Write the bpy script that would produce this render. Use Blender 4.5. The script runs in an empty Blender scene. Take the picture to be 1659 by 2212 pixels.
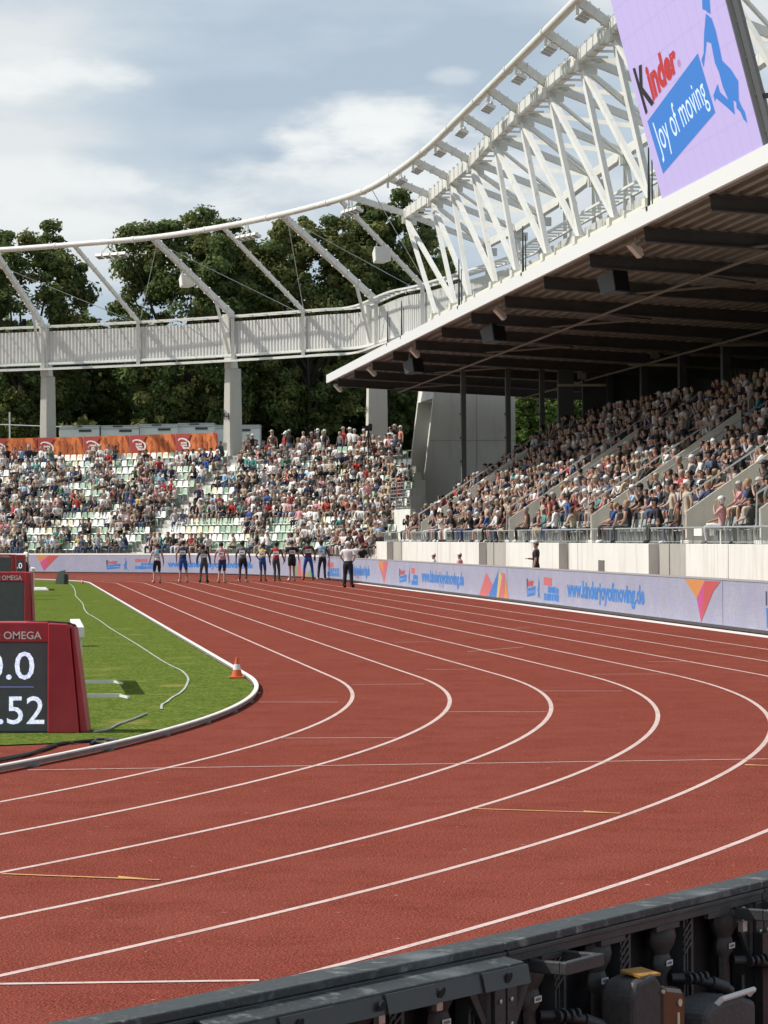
import bpy, bmesh, math, random
import numpy as np
from mathutils import Vector, Matrix
random.seed(7); rng = np.random.RandomState(7)
PI = math.pi
S = bpy.context.scene
COL = S.collection
# ---------------------------------------------------------------- camera
FPX, WPX, HPX = 6019.5, 1659.0, 2212.0
CAMZ = 2.033; PITCH = 0.00867; ROLL = -0.0068
cd = bpy.data.cameras.new('camera'); cam = bpy.data.objects.new('camera', cd); COL.objects.link(cam)
cd.sensor_fit = 'HORIZONTAL'; cd.sensor_width = 36.0; cd.lens = 36.0 * FPX / WPX
cd.clip_start = 0.1; cd.clip_end = 5000
cp, sp = math.cos(PITCH), math.sin(PITCH); cr, sr = math.cos(ROLL), math.sin(ROLL)
right0 = Vector((1, 0, 0)); up0 = Vector((0, -sp, cp)); fwd = Vector((0, cp, sp))
xr = right0 * cr + up0 * sr; yr = -right0 * sr + up0 * cr; zr = -fwd
cam.matrix_world = Matrix(((xr.x, yr.x, zr.x, 0), (xr.y, yr.y, zr.y, 0), (xr.z, yr.z, zr.z, CAMZ), (0, 0, 0, 1)))
S.camera = cam
# ---------------------------------------------------------------- sun, sky, exposure
SUN_V = Vector((-0.90, 0.02, 1.0)).normalized()
SUN_EL = math.asin(SUN_V.z); SUN_AZ = math.atan2(SUN_V.x, SUN_V.y)
sl = bpy.data.lights.new('sun', 'SUN'); sl.energy = 4.2; sl.angle = math.radians(0.6); sl.color = (1.0, 0.95, 0.87)
so = bpy.data.objects.new('sun', sl); COL.objects.link(so)
so.rotation_euler = SUN_V.to_track_quat('Z', 'Y').to_euler()
S.view_settings.view_transform = 'Standard'; S.view_settings.look = 'None'
S.view_settings.exposure = 0.12; S.view_settings.gamma = 1.0
w = bpy.data.worlds.new('World'); S.world = w; w.use_nodes = True
nt = w.node_tree; N = nt.nodes; L = nt.links; N.clear()
def nn(t, **k):
    n = N.new(t)
    for a, b in k.items(): setattr(n, a, b)
    return n
out = nn('ShaderNodeOutputWorld')
sky = nn('ShaderNodeTexSky', sky_type='NISHITA', sun_disc=False, sun_elevation=SUN_EL, sun_rotation=SUN_AZ, altitude=100, air_density=1.0, dust_density=1.5)
b1 = nn('ShaderNodeBackground'); b1.inputs[1].default_value = 0.11; L.new(sky.outputs[0], b1.inputs[0])
tc = nn('ShaderNodeTexCoord'); mp = nn('ShaderNodeMapping'); mp.inputs['Scale'].default_value = (1, 1, 3.2)
L.new(tc.outputs['Generated'], mp.inputs[0])
n1 = nn('ShaderNodeTexNoise'); n1.inputs['Scale'].default_value = 5.5; n1.inputs['Detail'].default_value = 7; n1.inputs['Roughness'].default_value = .52
L.new(mp.outputs[0], n1.inputs[0])
n2 = nn('ShaderNodeTexNoise'); n2.inputs['Scale'].default_value = 16; n2.inputs['Detail'].default_value = 8; n2.inputs['Roughness'].default_value = .55
mp2 = nn('ShaderNodeMapping'); mp2.inputs['Scale'].default_value = (1, 1, 2.6); mp2.inputs['Location'].default_value = (3.1, 1.7, .4)
L.new(tc.outputs['Generated'], mp2.inputs[0]); L.new(mp2.outputs[0], n2.inputs[0])
def puff(xp, yp, rx, ry, amp):
    """a cumulus bank fixed in the sky at a given direction, edge broken by noise"""
    u = (xp - WPX / 2) / FPX; v = (1161 - yp) / FPX
    sx = nn('ShaderNodeSeparateXYZ'); L.new(tc.outputs['Generated'], sx.inputs[0])
    def m(op, a, b=None):
        q = nn('ShaderNodeMath', operation=op)
        for i, c in enumerate((a, b)):
            if c is None: continue
            if isinstance(c, (int, float)): q.inputs[i].default_value = c
            else: L.new(c, q.inputs[i])
        return q.outputs[0]
    dx = m('DIVIDE', m('SUBTRACT', m('DIVIDE', sx.outputs[0], sx.outputs[1]), u), rx / FPX)
    dz = m('DIVIDE', m('SUBTRACT', m('DIVIDE', sx.outputs[2], sx.outputs[1]), v), ry / FPX)
    dd = m('ADD', m('MULTIPLY', dx, dx), m('MULTIPLY', dz, dz))
    dd = m('ADD', dd, m('MULTIPLY', m('SUBTRACT', n2.outputs[0], .5), 6.5))
    r = nn('ShaderNodeMapRange', interpolation_type='SMOOTHSTEP'); r.inputs[1].default_value = 1.5; r.inputs[2].default_value = -.2
    r.inputs[3].default_value = 0; r.inputs[4].default_value = amp
    L.new(dd, r.inputs[0]); return r.outputs[0]
cr1 = nn('ShaderNodeValToRGB'); e = cr1.color_ramp.elements
e[0].position = .38; e[0].color = (.42, .51, .61, 1); e[1].position = .62; e[1].color = (.74, .77, .78, 1)
q = e.new(.50); q.color = (.54, .62, .69, 1)
L.new(n1.outputs[0], cr1.inputs[0])
acc = cr1.outputs[0]
for a in ((10, 150, 260, 90, .8), (820, 275, 200, 70, .9), (700, 310, 130, 40, .7), (860, 360, 300, 60, .5), (985, 165, 60, 22, .35), (100, 400, 520, 60, .45), (620, 400, 420, 70, .5), (300, 480, 500, 50, .4)):
    mx = nn('ShaderNodeMix', data_type='RGBA'); L.new(puff(*a), mx.inputs[0]); L.new(acc, mx.inputs[6]); mx.inputs[7].default_value = (.92, .93, .91, 1)
    acc = mx.outputs[2]
b2 = nn('ShaderNodeBackground'); b2.inputs[1].default_value = 1.0; L.new(acc, b2.inputs[0])
mxs = nn('ShaderNodeMixShader'); 
se = nn('ShaderNodeSeparateXYZ'); L.new(tc.outputs['Generated'], se.inputs[0]); mre = nn('ShaderNodeMapRange', interpolation_type='SMOOTHSTEP')
mre.inputs[1].default_value = .28; mre.inputs[2].default_value = .55; mre.inputs[3].default_value = .92; mre.inputs[4].default_value = .42; L.new(se.outputs[2], mre.inputs[0]); L.new(mre.outputs[0], mxs.inputs[0])
L.new(b1.outputs[0], mxs.inputs[1]); L.new(b2.outputs[0], mxs.inputs[2]); L.new(mxs.outputs[0], out.inputs[0])
S.cycles.max_bounces = 6; S.cycles.diffuse_bounces = 3; S.cycles.glossy_bounces = 2; S.cycles.transparent_max_bounces = 8

# ---------------------------------------------------------------- geometry frames (metres). Track oval: kerb radius 36.5, straights 84.39
TH = -0.1319
DV = Vector((math.sin(TH), math.cos(TH), 0)); NV = Vector((math.cos(TH), -math.sin(TH), 0))
CN = Vector((-38.11, 35.21, 0)); SL = 84.39; CF = CN + DV * SL
def ST(s, r, z=0): return CN + DV * s + NV * r + Vector((0, 0, z))
def FC(phi, r, z=0):
    a = math.radians(phi); return CF + (NV * math.cos(a) + DV * math.sin(a)) * r + Vector((0, 0, z))
def NC(phi, r, z=0):
    a = math.radians(phi); return CN + (NV * math.cos(a) + DV * math.sin(a)) * r + Vector((0, 0, z))
def ray(x, y):
    u = (x - WPX / 2) / FPX; v = -(y - HPX / 2) / FPX
    r = xr * u + yr * v + fwd
    return r / r.y
def G(x, y, z=0.0):
    r = ray(x, y); t = (z - CAMZ) / r.z; return Vector((0, 0, CAMZ)) + r * t
def PD(x, y, D): return Vector((0, 0, CAMZ)) + ray(x, y) * D
def RR(x, y, rad):
    r = ray(x, y); t = (rad + NV.dot(CN)) / NV.dot(r); return Vector((0, 0, CAMZ)) + r * t
def SS(x, y, s):
    r = ray(x, y); t = (s + DV.dot(CN)) / DV.dot(r); return Vector((0, 0, CAMZ)) + r * t
def CC(x, y, rad):
    r = ray(x, y); a = r.x**2 + r.y**2; b = -2 * (r.x * CF.x + r.y * CF.y); c = CF.x**2 + CF.y**2 - rad**2
    t = (-b + math.sqrt(b * b - 4 * a * c)) / (2 * a); return Vector((0, 0, CAMZ)) + r * t
def phi_of(p):
    v = p - CF; return math.degrees(math.atan2(v.dot(DV), v.dot(NV)))

# ---------------------------------------------------------------- materials
MATS = {}
def M(name, col, rough=.6, var=.0, scale=4.0, bump=0.0, bscale=None, metal=0.0, emit=0.0, detail=5, col2=None, spec=None):
    if name in MATS: return MATS[name]
    m = bpy.data.materials.new(name); MATS[name] = m; m.use_nodes = True
    t = m.node_tree; p = t.nodes['Principled BSDF']; c = (*col, 1)
    p.inputs['Base Color'].default_value = c; p.inputs['Roughness'].default_value = rough; p.inputs['Metallic'].default_value = metal
    if spec is not None: p.inputs['Specular IOR Level'].default_value = spec
    if var or bump or col2:
        tcn = t.nodes.new('ShaderNodeTexCoord')
        nz = t.nodes.new('ShaderNodeTexNoise'); nz.inputs['Scale'].default_value = scale; nz.inputs['Detail'].default_value = detail
        nz.inputs['Roughness'].default_value = .6
        t.links.new(tcn.outputs['Object'], nz.inputs[0])
        if var or col2:
            mx = t.nodes.new('ShaderNodeMix'); mx.data_type = 'RGBA'
            rm = t.nodes.new('ShaderNodeMapRange'); rm.inputs[1].default_value = .3; rm.inputs[2].default_value = .7
            t.links.new(nz.outputs[0], rm.inputs[0]); t.links.new(rm.outputs[0], mx.inputs[0])
            a = [x * (1 - var) for x in col]; b = [min(1, x * (1 + var)) for x in (col2 or col)]
            mx.inputs[6].default_value = (*a, 1); mx.inputs[7].default_value = (*b, 1)
            t.links.new(mx.outputs[2], p.inputs['Base Color'])
        if bump:
            bn = t.nodes.new('ShaderNodeBump'); bn.inputs['Strength'].default_value = bump; bn.inputs['Distance'].default_value = .02
            if bscale:
                nb = t.nodes.new('ShaderNodeTexNoise'); nb.inputs['Scale'].default_value = bscale; nb.inputs['Detail'].default_value = 4
                t.links.new(tcn.outputs['Object'], nb.inputs[0]); t.links.new(nb.outputs[0], bn.inputs['Height'])
            else: t.links.new(nz.outputs[0], bn.inputs['Height'])
            t.links.new(bn.outputs[0], p.inputs['Normal'])
    if emit:
        p.inputs['Emission Color'].default_value = c; p.inputs['Emission Strength'].default_value = emit
    return m
def layered(name, base, layers, rough=.8, bump=(0.3, 120), spec=.3, sx=(1, 1, 1)):
    """base colour multiplied / mixed by several noise layers: (scale, lo, hi, colour, detail, stretch)"""
    m = bpy.data.materials.new(name); MATS[name] = m; m.use_nodes = True; t = m.node_tree; p = t.nodes['Principled BSDF']
    p.inputs['Roughness'].default_value = rough; p.inputs['Specular IOR Level'].default_value = spec
    tcn = t.nodes.new('ShaderNodeTexCoord'); acc = None
    for (sc, lo, hi, col, det, st) in layers:
        mpn = t.nodes.new('ShaderNodeMapping'); mpn.inputs['Scale'].default_value = st; t.links.new(tcn.outputs['Object'], mpn.inputs[0])
        nz = t.nodes.new('ShaderNodeTexNoise'); nz.inputs['Scale'].default_value = sc; nz.inputs['Detail'].default_value = det; nz.inputs['Roughness'].default_value = .6
        t.links.new(mpn.outputs[0], nz.inputs[0])
        rm = t.nodes.new('ShaderNodeMapRange'); rm.inputs[1].default_value = lo; rm.inputs[2].default_value = hi; t.links.new(nz.outputs[0], rm.inputs[0])
        mx = t.nodes.new('ShaderNodeMix'); mx.data_type = 'RGBA'; t.links.new(rm.outputs[0], mx.inputs[0])
        if acc is None: mx.inputs[6].default_value = (*base, 1)
        else: t.links.new(acc, mx.inputs[6])
        mx.inputs[7].default_value = (*col, 1); acc = mx.outputs[2]
    t.links.new(acc, p.inputs['Base Color'])
    if bump:
        nb = t.nodes.new('ShaderNodeTexNoise'); nb.inputs['Scale'].default_value = bump[1]; nb.inputs['Detail'].default_value = 3
        t.links.new(tcn.outputs['Object'], nb.inputs[0]); bn = t.nodes.new('ShaderNodeBump'); bn.inputs['Strength'].default_value = bump[0]; bn.inputs['Distance'].default_value = .01
        t.links.new(nb.outputs[0], bn.inputs['Height']); t.links.new(bn.outputs[0], p.inputs['Normal'])
    return m
TRK = layered('track_rubber', (.192, .050, .037), [(.45, .40, .62, (.225, .064, .049), 5, (1, 1, 1)), (1.6, .46, .64, (.165, .043, .032), 6, (1, 1, 1)), (7, .52, .66, (.240, .058, .040), 5, (1, 1, 1)),
    (75, .50, .64, (.40, .115, .080), 2, (1, 1, 1)), (85, .50, .36, (.085, .017, .012), 2, (1, 1, 1)), (13, .70, .73, (.42, .24, .20), 3, (1, 1, 1))], rough=1.0, bump=(.5, 130), spec=.0)
GRS = layered('lawn', (.105, .150, .028), [(.35, .42, .60, (.090, .142, .026), 4, (1, 1, 1)), (1.6, .44, .58, (.140, .175, .036), 7, (.5, 1, 1)), (5, .46, .58, (.070, .112, .018), 7, (1, 1, 1)), (18, .48, .62, (.20, .23, .06), 5, (1, 1, 1)),
    (32, .50, .38, (.045, .085, .009), 4, (1, 1, 1)), (.8, .60, .70, (.22, .21, .06), 7, (1, 1, 1))], rough=1.0, bump=(1.0, 45), spec=.0)
LINE = layered('line_paint', (.60, .48, .44), [(1.3, .45, .7, (.52, .38, .34), 6, (1, 1, 1)), (22, .52, .70, (.42, .24, .20), 4, (1, 1, 1))], rough=.9, bump=None, spec=.1)
YEL = M('yellow_paint', (.62, .36, .12), .7, .15, 20)
KERB = M('kerb_white', (.78, .76, .70), .5, .08, 6)
KERBG = M('kerb_metal', (.22, .22, .21), .5, .15, 5)
CONC = layered('concrete', (.585, .56, .49), [(.9, .4, .7, (.63, .605, .53), 6, (1, 1, 1)), (3, .5, .8, (.46, .45, .40), 6, (1, 1, .15)), (30, .4, .75, (.50, .49, .45), 4, (1, 1, 1))], rough=.85, bump=(.15, 30))
CONCW = layered('pale_concrete', (.70, .695, .64), [(.8, .4, .7, (.76, .755, .70), 6, (1, 1, 1)), (3, .50, .70, (.58, .57, .51), 6, (1, 1, .12))], rough=.85, bump=(.12, 30))
CONCD = layered('darker_concrete', (.38, .37, .33), [(1.2, .4, .7, (.44, .43, .38), 6, (1, 1, .3)), (6, .5, .8, (.31, .30, .27), 6, (1, 1, .2))], rough=.9, bump=(.3, 20))
WST = layered('white_steel', (.70, .70, .655), [(1.1, .45, .65, (.64, .64, .60), 6, (1, 1, .4)), (5, .58, .72, (.50, .50, .46), 6, (1, 1, .2))], rough=.45, bump=None, spec=.4)
GST = M('galvanised_steel', (.42, .44, .44), .45, .1, 6, metal=.4)
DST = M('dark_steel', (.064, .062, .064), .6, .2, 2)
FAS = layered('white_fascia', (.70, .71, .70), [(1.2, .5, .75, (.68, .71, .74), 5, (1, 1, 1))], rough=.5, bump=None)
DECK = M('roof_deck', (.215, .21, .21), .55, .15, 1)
BLK = M('black_plastic', (.022, .023, .024), .45, .3, 8, .1, 60)
BLK2 = M('black_frame', (.042, .045, .045), .5, .3, 10, .1, 90)
VOID = M('dark_interior', (.006, .006, .007), .8)
RAILT = layered('dusty_black_rail', (.040, .044, .043), [(3.0, .52, .66, (.12, .13, .13), 8, (1, 1, 1)), (14, .56, .70, (.20, .215, .21), 7, (1, 1, 1)), (60, .56, .7, (.09, .095, .095), 5, (1, 1, 1))], rough=.55, bump=(.2, 90), spec=.4)

# ---------------------------------------------------------------- mesh helpers
class MB:
    def __init__(s): s.v = []; s.f = []; s.m = []
    def add(s, vs, fs, mi=0):
        b = len(s.v); s.v += [tuple(v) for v in vs]; s.f += [tuple(i + b for i in f) for f in fs]; s.m += [mi] * len(fs); return s
    def hexa(s, p, mi=0):   # 8 points: bottom 4 ccw, top 4 ccw
        return s.add(p, [(3, 2, 1, 0), (4, 5, 6, 7), (0, 1, 5, 4), (1, 2, 6, 5), (2, 3, 7, 6), (3, 0, 4, 7)], mi)
    def box(s, c, sz, mi=0, rot=None):
        x, y, z = [q / 2 for q in sz]; p = [Vector(q) for q in ((-x, -y, -z), (x, -y, -z), (x, y, -z), (-x, y, -z), (-x, -y, z), (x, -y, z), (x, y, z), (-x, y, z))]
        if rot is not None: p = [rot @ q for q in p]
        return s.hexa([q + Vector(c) for q in p], mi)
    def bar(s, a, b, w, h=None, mi=0, up=Vector((0, 0, 1))):
        h = h or w; a = Vector(a); b = Vector(b); d = (b - a)
        if d.length < 1e-6: return s
        d = d.normalized(); x = d.cross(up)
        if x.length < 1e-4: x = d.cross(Vector((0, 1, 0)))
        x.normalize(); y = x.cross(d).normalized(); x = x * w / 2; y = y * h / 2
        return s.hexa([a - x - y, a + x - y, b + x - y, b - x - y, a - x + y, a + x + y, b + x + y, b - x + y], mi)
    def tube(s, pts, r, n=8, mi=0, closed=False, r2=None):
        pts = [Vector(p) for p in pts]; vs = []; k = len(pts); X = None
        for i, p in enumerate(pts):
            d = (pts[min(i + 1, k - 1)] - pts[max(i - 1, 0)]).normalized()
            if X is None: X = d.cross(Vector((0, 0, 1)));  X = X if X.length > 1e-3 else d.cross(Vector((0, 1, 0)))
            X = (X - d * X.dot(d)).normalized(); Y = d.cross(X)
            rr_ = r if r2 is None else r + (r2 - r) * i / (k - 1)
            vs += [p + (X * math.cos(2 * PI * j / n) + Y * math.sin(2 * PI * j / n)) * rr_ for j in range(n)]
        fs = [(i * n + j, i * n + (j + 1) % n, (i + 1) * n + (j + 1) % n, (i + 1) * n + j) for i in range(k - 1) for j in range(n)]
        fs += [tuple(range(n - 1, -1, -1)), tuple(range((k - 1) * n, k * n))]
        return s.add(vs, fs, mi)
    def prism(s, poly, off, mi=0):  # poly: list of Vector, extruded by vector off
        n = len(poly); vs = list(poly) + [p + off for p in poly]
        return s.add(vs, [tuple(range(n - 1, -1, -1)), tuple(range(n, 2 * n))] + [(i, (i + 1) % n, (i + 1) % n + n, i + n) for i in range(n)], mi)
    def lathe(s, prof, c, n=16, mi=0, rot=None):
        vs = []
        for (r, z) in prof:
            for j in range(n):
                q = Vector((r * math.cos(2 * PI * j / n), r * math.sin(2 * PI * j / n), z))
                if rot is not None: q = rot @ q
                vs.append(q + Vector(c))
        k = len(prof); fs = [(i * n + j, i * n + (j + 1) % n, (i + 1) * n + (j + 1) % n, (i + 1) * n + j) for i in range(k - 1) for j in range(n)]
        fs += [tuple(range(n - 1, -1, -1)), tuple(range((k - 1) * n, k * n))]
        return s.add(vs, fs, mi)
    def build(s, name, mats, parent=None, smooth=False, bevel=0, **tags):
        me = bpy.data.meshes.new(name)
        pl = parent_loc(parent)
        me.from_pydata([(v[0] - pl[0], v[1] - pl[1], v[2] - pl[2]) for v in s.v], [], s.f)
        if not isinstance(mats, (list, tuple)): mats = [mats]
        for m in mats: me.materials.append(m)
        me.polygons.foreach_set('material_index', s.m)
        bm = bmesh.new(); bm.from_mesh(me); bmesh.ops.recalc_face_normals(bm, faces=bm.faces); bm.to_mesh(me); bm.free()
        if smooth: me.polygons.foreach_set('use_smooth', [True] * len(me.polygons)); me.set_sharp_from_angle(angle=math.radians(38))
        o = bpy.data.objects.new(name, me); COL.objects.link(o)
        if parent: o.parent = parent
        if bevel:
            b = o.modifiers.new('bevel', 'BEVEL'); b.width = bevel; b.segments = 2; b.limit_method = 'ANGLE'
        return tag(o, **tags)
def parent_loc(p):
    v = Vector((0, 0, 0))
    while p is not None: v = v + p.location; p = p.parent
    return v
def tag(o, label=None, cat=None, group=None, kind=None):
    if label: o['label'] = label
    if cat: o['category'] = cat
    if group: o['group'] = group
    if kind: o['kind'] = kind
    return o
def thing(name, loc, label, cat, group=None):
    o = bpy.data.objects.new(name, None); COL.objects.link(o); o.location = loc; o.empty_display_size = .3
    return tag(o, label, cat, group)
ORD = lambda n: {1: 'first', 2: 'second', 3: 'third', 4: 'fourth', 5: 'fifth', 6: 'sixth', 7: 'seventh', 8: 'eighth', 9: 'ninth', 10: 'tenth'}.get(n) or (
    str(n) + ('th' if 10 <= n % 100 <= 20 else {1: 'st', 2: 'nd', 3: 'rd'}.get(n % 10, 'th')))
def ribbon(path, w, z, name=None, mb=None, mi=0):
    mb = mb or MB(); path = [Vector((p[0], p[1], z)) for p in path]; L_, R_ = [], []
    for i, p in enumerate(path):
        d = (path[min(i + 1, len(path) - 1)] - path[max(i - 1, 0)]).normalized(); x = Vector((d.y, -d.x, 0)) * w / 2
        L_.append(p - x); R_.append(p + x)
    k = len(path); mb.add(L_ + R_, [(i, i + k, i + k + 1, i + 1) for i in range(k - 1)], mi); return mb
_txt = {}
def text_geo(txt, shear=0.0, bold=0.0):
    """returns (verts Nx2 normalised to the text's own box, faces, aspect)"""
    key = (txt, shear, bold)
    if key in _txt: return _txt[key]
    cu = bpy.data.curves.new('t', 'FONT'); cu.body = txt; cu.shear = shear; cu.offset = bold; cu.resolution_u = 3
    o = bpy.data.objects.new('t', cu); COL.objects.link(o); bpy.context.view_layer.update()
    me = o.evaluated_get(bpy.context.evaluated_depsgraph_get()).to_mesh()
    v = np.array([(p.co.x, p.co.y) for p in me.vertices]); f = [tuple(p.vertices) for p in me.polygons]
    bpy.data.objects.remove(o); bpy.data.curves.remove(cu)
    lo, hi = v.min(0), v.max(0); sz = hi - lo; v = (v - lo) / sz
    _txt[key] = (v, f, sz[0] / sz[1]); return _txt[key]
def map_text(txt, fn, mb, mi=0, shear=0.0, bold=0.0):
    v, f, a = text_geo(txt, shear, bold); mb.add([fn(p[0], p[1]) for p in v], f, mi); return mb

# ---------------------------------------------------------------- ground, track, grass
mb = MB(); mb.add([(-900, -60, -.03), (900, -60, -.03), (900, 1500, -.03), (-900, 1500, -.03)], [(0, 1, 2, 3)])
mb.build('ground', M('ground_earth', (.20, .19, .16), .9, .2, .5), kind='structure')
def stadium(r1, r2=None, n=64):
    r2 = r2 or r1; p = [NC(-180 + 180 * i / n, r1) for i in range(n + 1)] + [FC(180 * i / n, r2) for i in range(n + 1)]
    return p
mb = MB(); p = stadium(52.2, 56); mb.add([(q.x, q.y, 0) for q in p], [tuple(range(len(p)))]); mb.build('running_track', TRK, kind='structure')
# lawn: convex oval clipped by the edge of the red D-zone
g0 = G(0, 1612); g1 = G(255, 1602); nrm = Vector((-(g1 - g0).y, (g1 - g0).x, 0)).normalized()
p = stadium(36.41, n=400)
cl = []
for i in range(len(p)):
    a, b = p[i], p[(i + 1) % len(p)]; da, db = (a - g0).dot(nrm), (b - g0).dot(nrm)
    if da > 0: cl.append(a)
    if da * db < 0: cl.append(a + (b - a) * (da / (da - db)))
mb = MB(); mb.add([(q.x, q.y, .012) for q in cl], [tuple(range(len(cl)))]); lawn = mb.build('lawn', GRS, kind='structure')
# lane lines
LW = .05
mb = MB()
for n in range(1, 9):
    r = 36.5 + 1.22 * n - .025
    path = [NC(-175 + i, r) for i in range(0, 175)] + [ST(i * 2, r) for i in range(0, 42)] + [FC(i, r) for i in range(0, 120)]
    ribbon(path, LW, .002, mb=mb)
mb.build('lane_lines', LINE, kind='structure')
def gl(mb, x0, y0, x1, y1, w=.04, mi=0, z=.0038):
    a, b = G(x0, y0), G(x1, y1); ribbon([a, b], w, z, mb=mb, mi=mi)
mb = MB()
gl(mb, 60, 1664, 860, 1652, .04); gl(mb, 860, 1652, 1659, 1640, .04)
gl(mb, -20, 2127, 560, 2119, .05)
for a in ((590, 1595, 855, 1594), (965, 1538, 1182, 1538), (1168, 1493, 1345, 1493), (760, 1479, 915, 1478), (920, 1447, 1010, 1446), (1280, 1457, 1460, 1456),
          (1400, 1430, 1500, 1429), (1010, 1408, 1130, 1398), (1100, 1358, 1145, 1356), (560, 1517, 730, 1517), (850, 1388, 930, 1386)): gl(mb, *a, .035)
mb.build('marking_lines', LINE, kind='structure')
mb = MB()
def ylw(x0, y0, x1, y1):
    gl(mb, x0, y0, x1, y1, .035, z=.0056); a, b = G(x0, y0), G(x1, y1); d = (b - a).normalized(); n_ = Vector((-d.y, d.x, 0)); t = b - d * .18
    mb.add([(q.x, q.y, .0065) for q in (t - d * .10 + n_ * .015, t - d * .13 + n_ * .09, t + d * .10 + n_ * .015)], [(0, 1, 2)])
ylw(5, 1889, 345, 1902); ylw(1020, 1748, 1340, 1758); ylw(1610, 1654, 1680, 1655); 
mb.build('yellow_markings', YEL, kind='structure')
# kerb: white capped aluminium rail around the lawn, standing on little feet
kt = thing('track_kerb', ST(0, 36.4), 'white aluminium rail kerb curving round the inside edge of the red track', 'kerb')
path = [NC(-150 + i * 1.0, 36.44) for i in range(0, 150)] + [ST(i * 2, 36.44) for i in range(0, 42)] + [FC(i, 36.44) for i in range(0, 90)]
def sweep(path, prof, mb, mi=0):
    k = len(path); m = len(prof); vs = []
    for i, p_ in enumerate(path):
        d = (path[min(i + 1, k - 1)] - path[max(i - 1, 0)]); d.z = 0; d.normalize(); x = Vector((d.y, -d.x, 0))
        vs += [p_ + x * a + Vector((0, 0, b)) for a, b in prof]
    fs = [(i * m + j, i * m + (j + 1) % m, (i + 1) * m + (j + 1) % m, (i + 1) * m + j) for i in range(k - 1) for j in range(m)]
    fs += [tuple(range(m)), tuple(range((k - 1) * m, k * m))]; mb.add(vs, fs, mi)
mb = MB(); sweep(path, [(-.022, .052), (.034, .052), (.037, .056), (.037, .066), (.032, .070), (-.018, .070), (-.022, .066)], mb); mb.build('kerb_cap', KERB, kt)
mb = MB(); sweep(path, [(-.015, .014), (.026, .014), (.026, .0515), (-.015, .0515)], mb); mb.build('kerb_rail', KERBG, kt)
mb = MB()
for i in range(0, 150, 3):
    q = path[i]; mb.box((q.x, q.y, .009), (.12, .12, .018))
for i in range(150, 190): mb.box((path[i].x, path[i].y, .009), (.12, .12, .018))
mb.build('kerb_feet', KERBG, kt)

# ---------------------------------------------------------------- people
def ortho(a):
    return a
class Body: pass
def eval_skin(J, E, sub=1):
    names = list(J); idx = {n: i for i, n in enumerate(names)}
    me = bpy.data.meshes.new('b'); me.from_pydata([J[n][:3] for n in names], [(idx[a], idx[b]) for a, b, *_ in E], [])
    o = bpy.data.objects.new('b', me); COL.objects.link(o)
    o.modifiers.new('s', 'SKIN')
    for n in names:
        sv = me.skin_vertices[0].data[idx[n]]; r = J[n][3]; sv.radius = r if isinstance(r, tuple) else (r, r); sv.use_root = (n == 'pelvis')
    if sub: m = o.modifiers.new('u', 'SUBSURF'); m.levels = sub; m.render_levels = sub
    bpy.context.view_layer.update()
    ev = o.evaluated_get(bpy.context.evaluated_depsgraph_get()).to_mesh()
    V = np.array([v.co[:] for v in ev.vertices]); F = [tuple(p.vertices) for p in ev.polygons]; NN = np.array([v.normal[:] for v in ev.vertices])
    bpy.data.objects.remove(o); bpy.data.meshes.remove(me)
    B = Body(); B.V, B.F, B.N = V, F, NN
    C_ = np.array([V[list(f)].mean(0) for f in F]); best = np.full(len(F), 1e9); reg = np.array(['torso'] * len(F), dtype=object)
    for (a, b, r) in [(e[0], e[1], e[2]) for e in E]:
        A, Bq = np.array(J[a][:3]), np.array(J[b][:3]); ab = Bq - A; t = np.clip(((C_ - A) @ ab) / (ab @ ab), 0, 1)
        ra = J[a][3] if not isinstance(J[a][3], tuple) else max(J[a][3]); rb = J[b][3] if not isinstance(J[b][3], tuple) else max(J[b][3])
        dist = np.linalg.norm(C_ - (A + t[:, None] * ab), axis=1) - (ra + (rb - ra) * t) * .8
        k = dist < best; best[k] = dist[k]; reg[k] = r
    B.R = reg; B.C = C_; B.J = J
    return B
EDG = [('pelvis', 'waist', 'hips'), ('waist', 'chest', 'torso'), ('chest', 'neck', 'torso'), ('neck', 'jaw', 'neck'), ('jaw', 'skull', 'head'), ('skull', 'crown', 'head')]
for s_ in 'LR':
    EDG += [('chest', 'sh' + s_, 'torso'), ('sh' + s_, 'el' + s_, 'uarm'), ('el' + s_, 'wr' + s_, 'farm'), ('wr' + s_, 'ha' + s_, 'hand'),
            ('pelvis', 'hi' + s_, 'hips'), ('hi' + s_, 'kn' + s_, 'thigh'), ('kn' + s_, 'an' + s_, 'shin'), ('an' + s_, 'to' + s_, 'foot')]
def stand_J(arm=0.0, stance=.13, lean=0.0, armL=None, armR=None, build=1.0, turn=0.0):
    b = build
    J = {'pelvis': (0, 0, .96, (.125 * b, .10 * b)), 'waist': (0, .01, 1.12, (.115 * b, .085 * b)), 'chest': (0, .0, 1.33, (.15 * b, .105 * b)), 'neck': (0, -.005, 1.50, .055),
         'jaw': (0, .02, 1.575, .078), 'skull': (0, .005, 1.68, .108), 'crown': (0, 0, 1.775, .075)}
    for s_, sg in (('L', -1), ('R', 1)):
        ar = armL if s_ == 'L' else armR
        el, wr, ha = ar if ar else ((sg * (.255 + arm), -.03, 1.17), (sg * (.275 + arm * 1.4), .04, .93), (sg * (.27 + arm * 1.4), .06, .83))
        J.update({'sh' + s_: (sg * .185 * b, -.005, 1.43, .062 * b), 'el' + s_: (*el, .042), 'wr' + s_: (*wr, .028), 'ha' + s_: (*ha, .030),
                  'hi' + s_: (sg * .095, 0, .90, .092 * b), 'kn' + s_: (sg * (stance * .85), .02, .50, .056), 'an' + s_: (sg * stance, -.03, .095, .046), 'to' + s_: (sg * (stance + .03), .16, .045, .056)})
    return J
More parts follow.
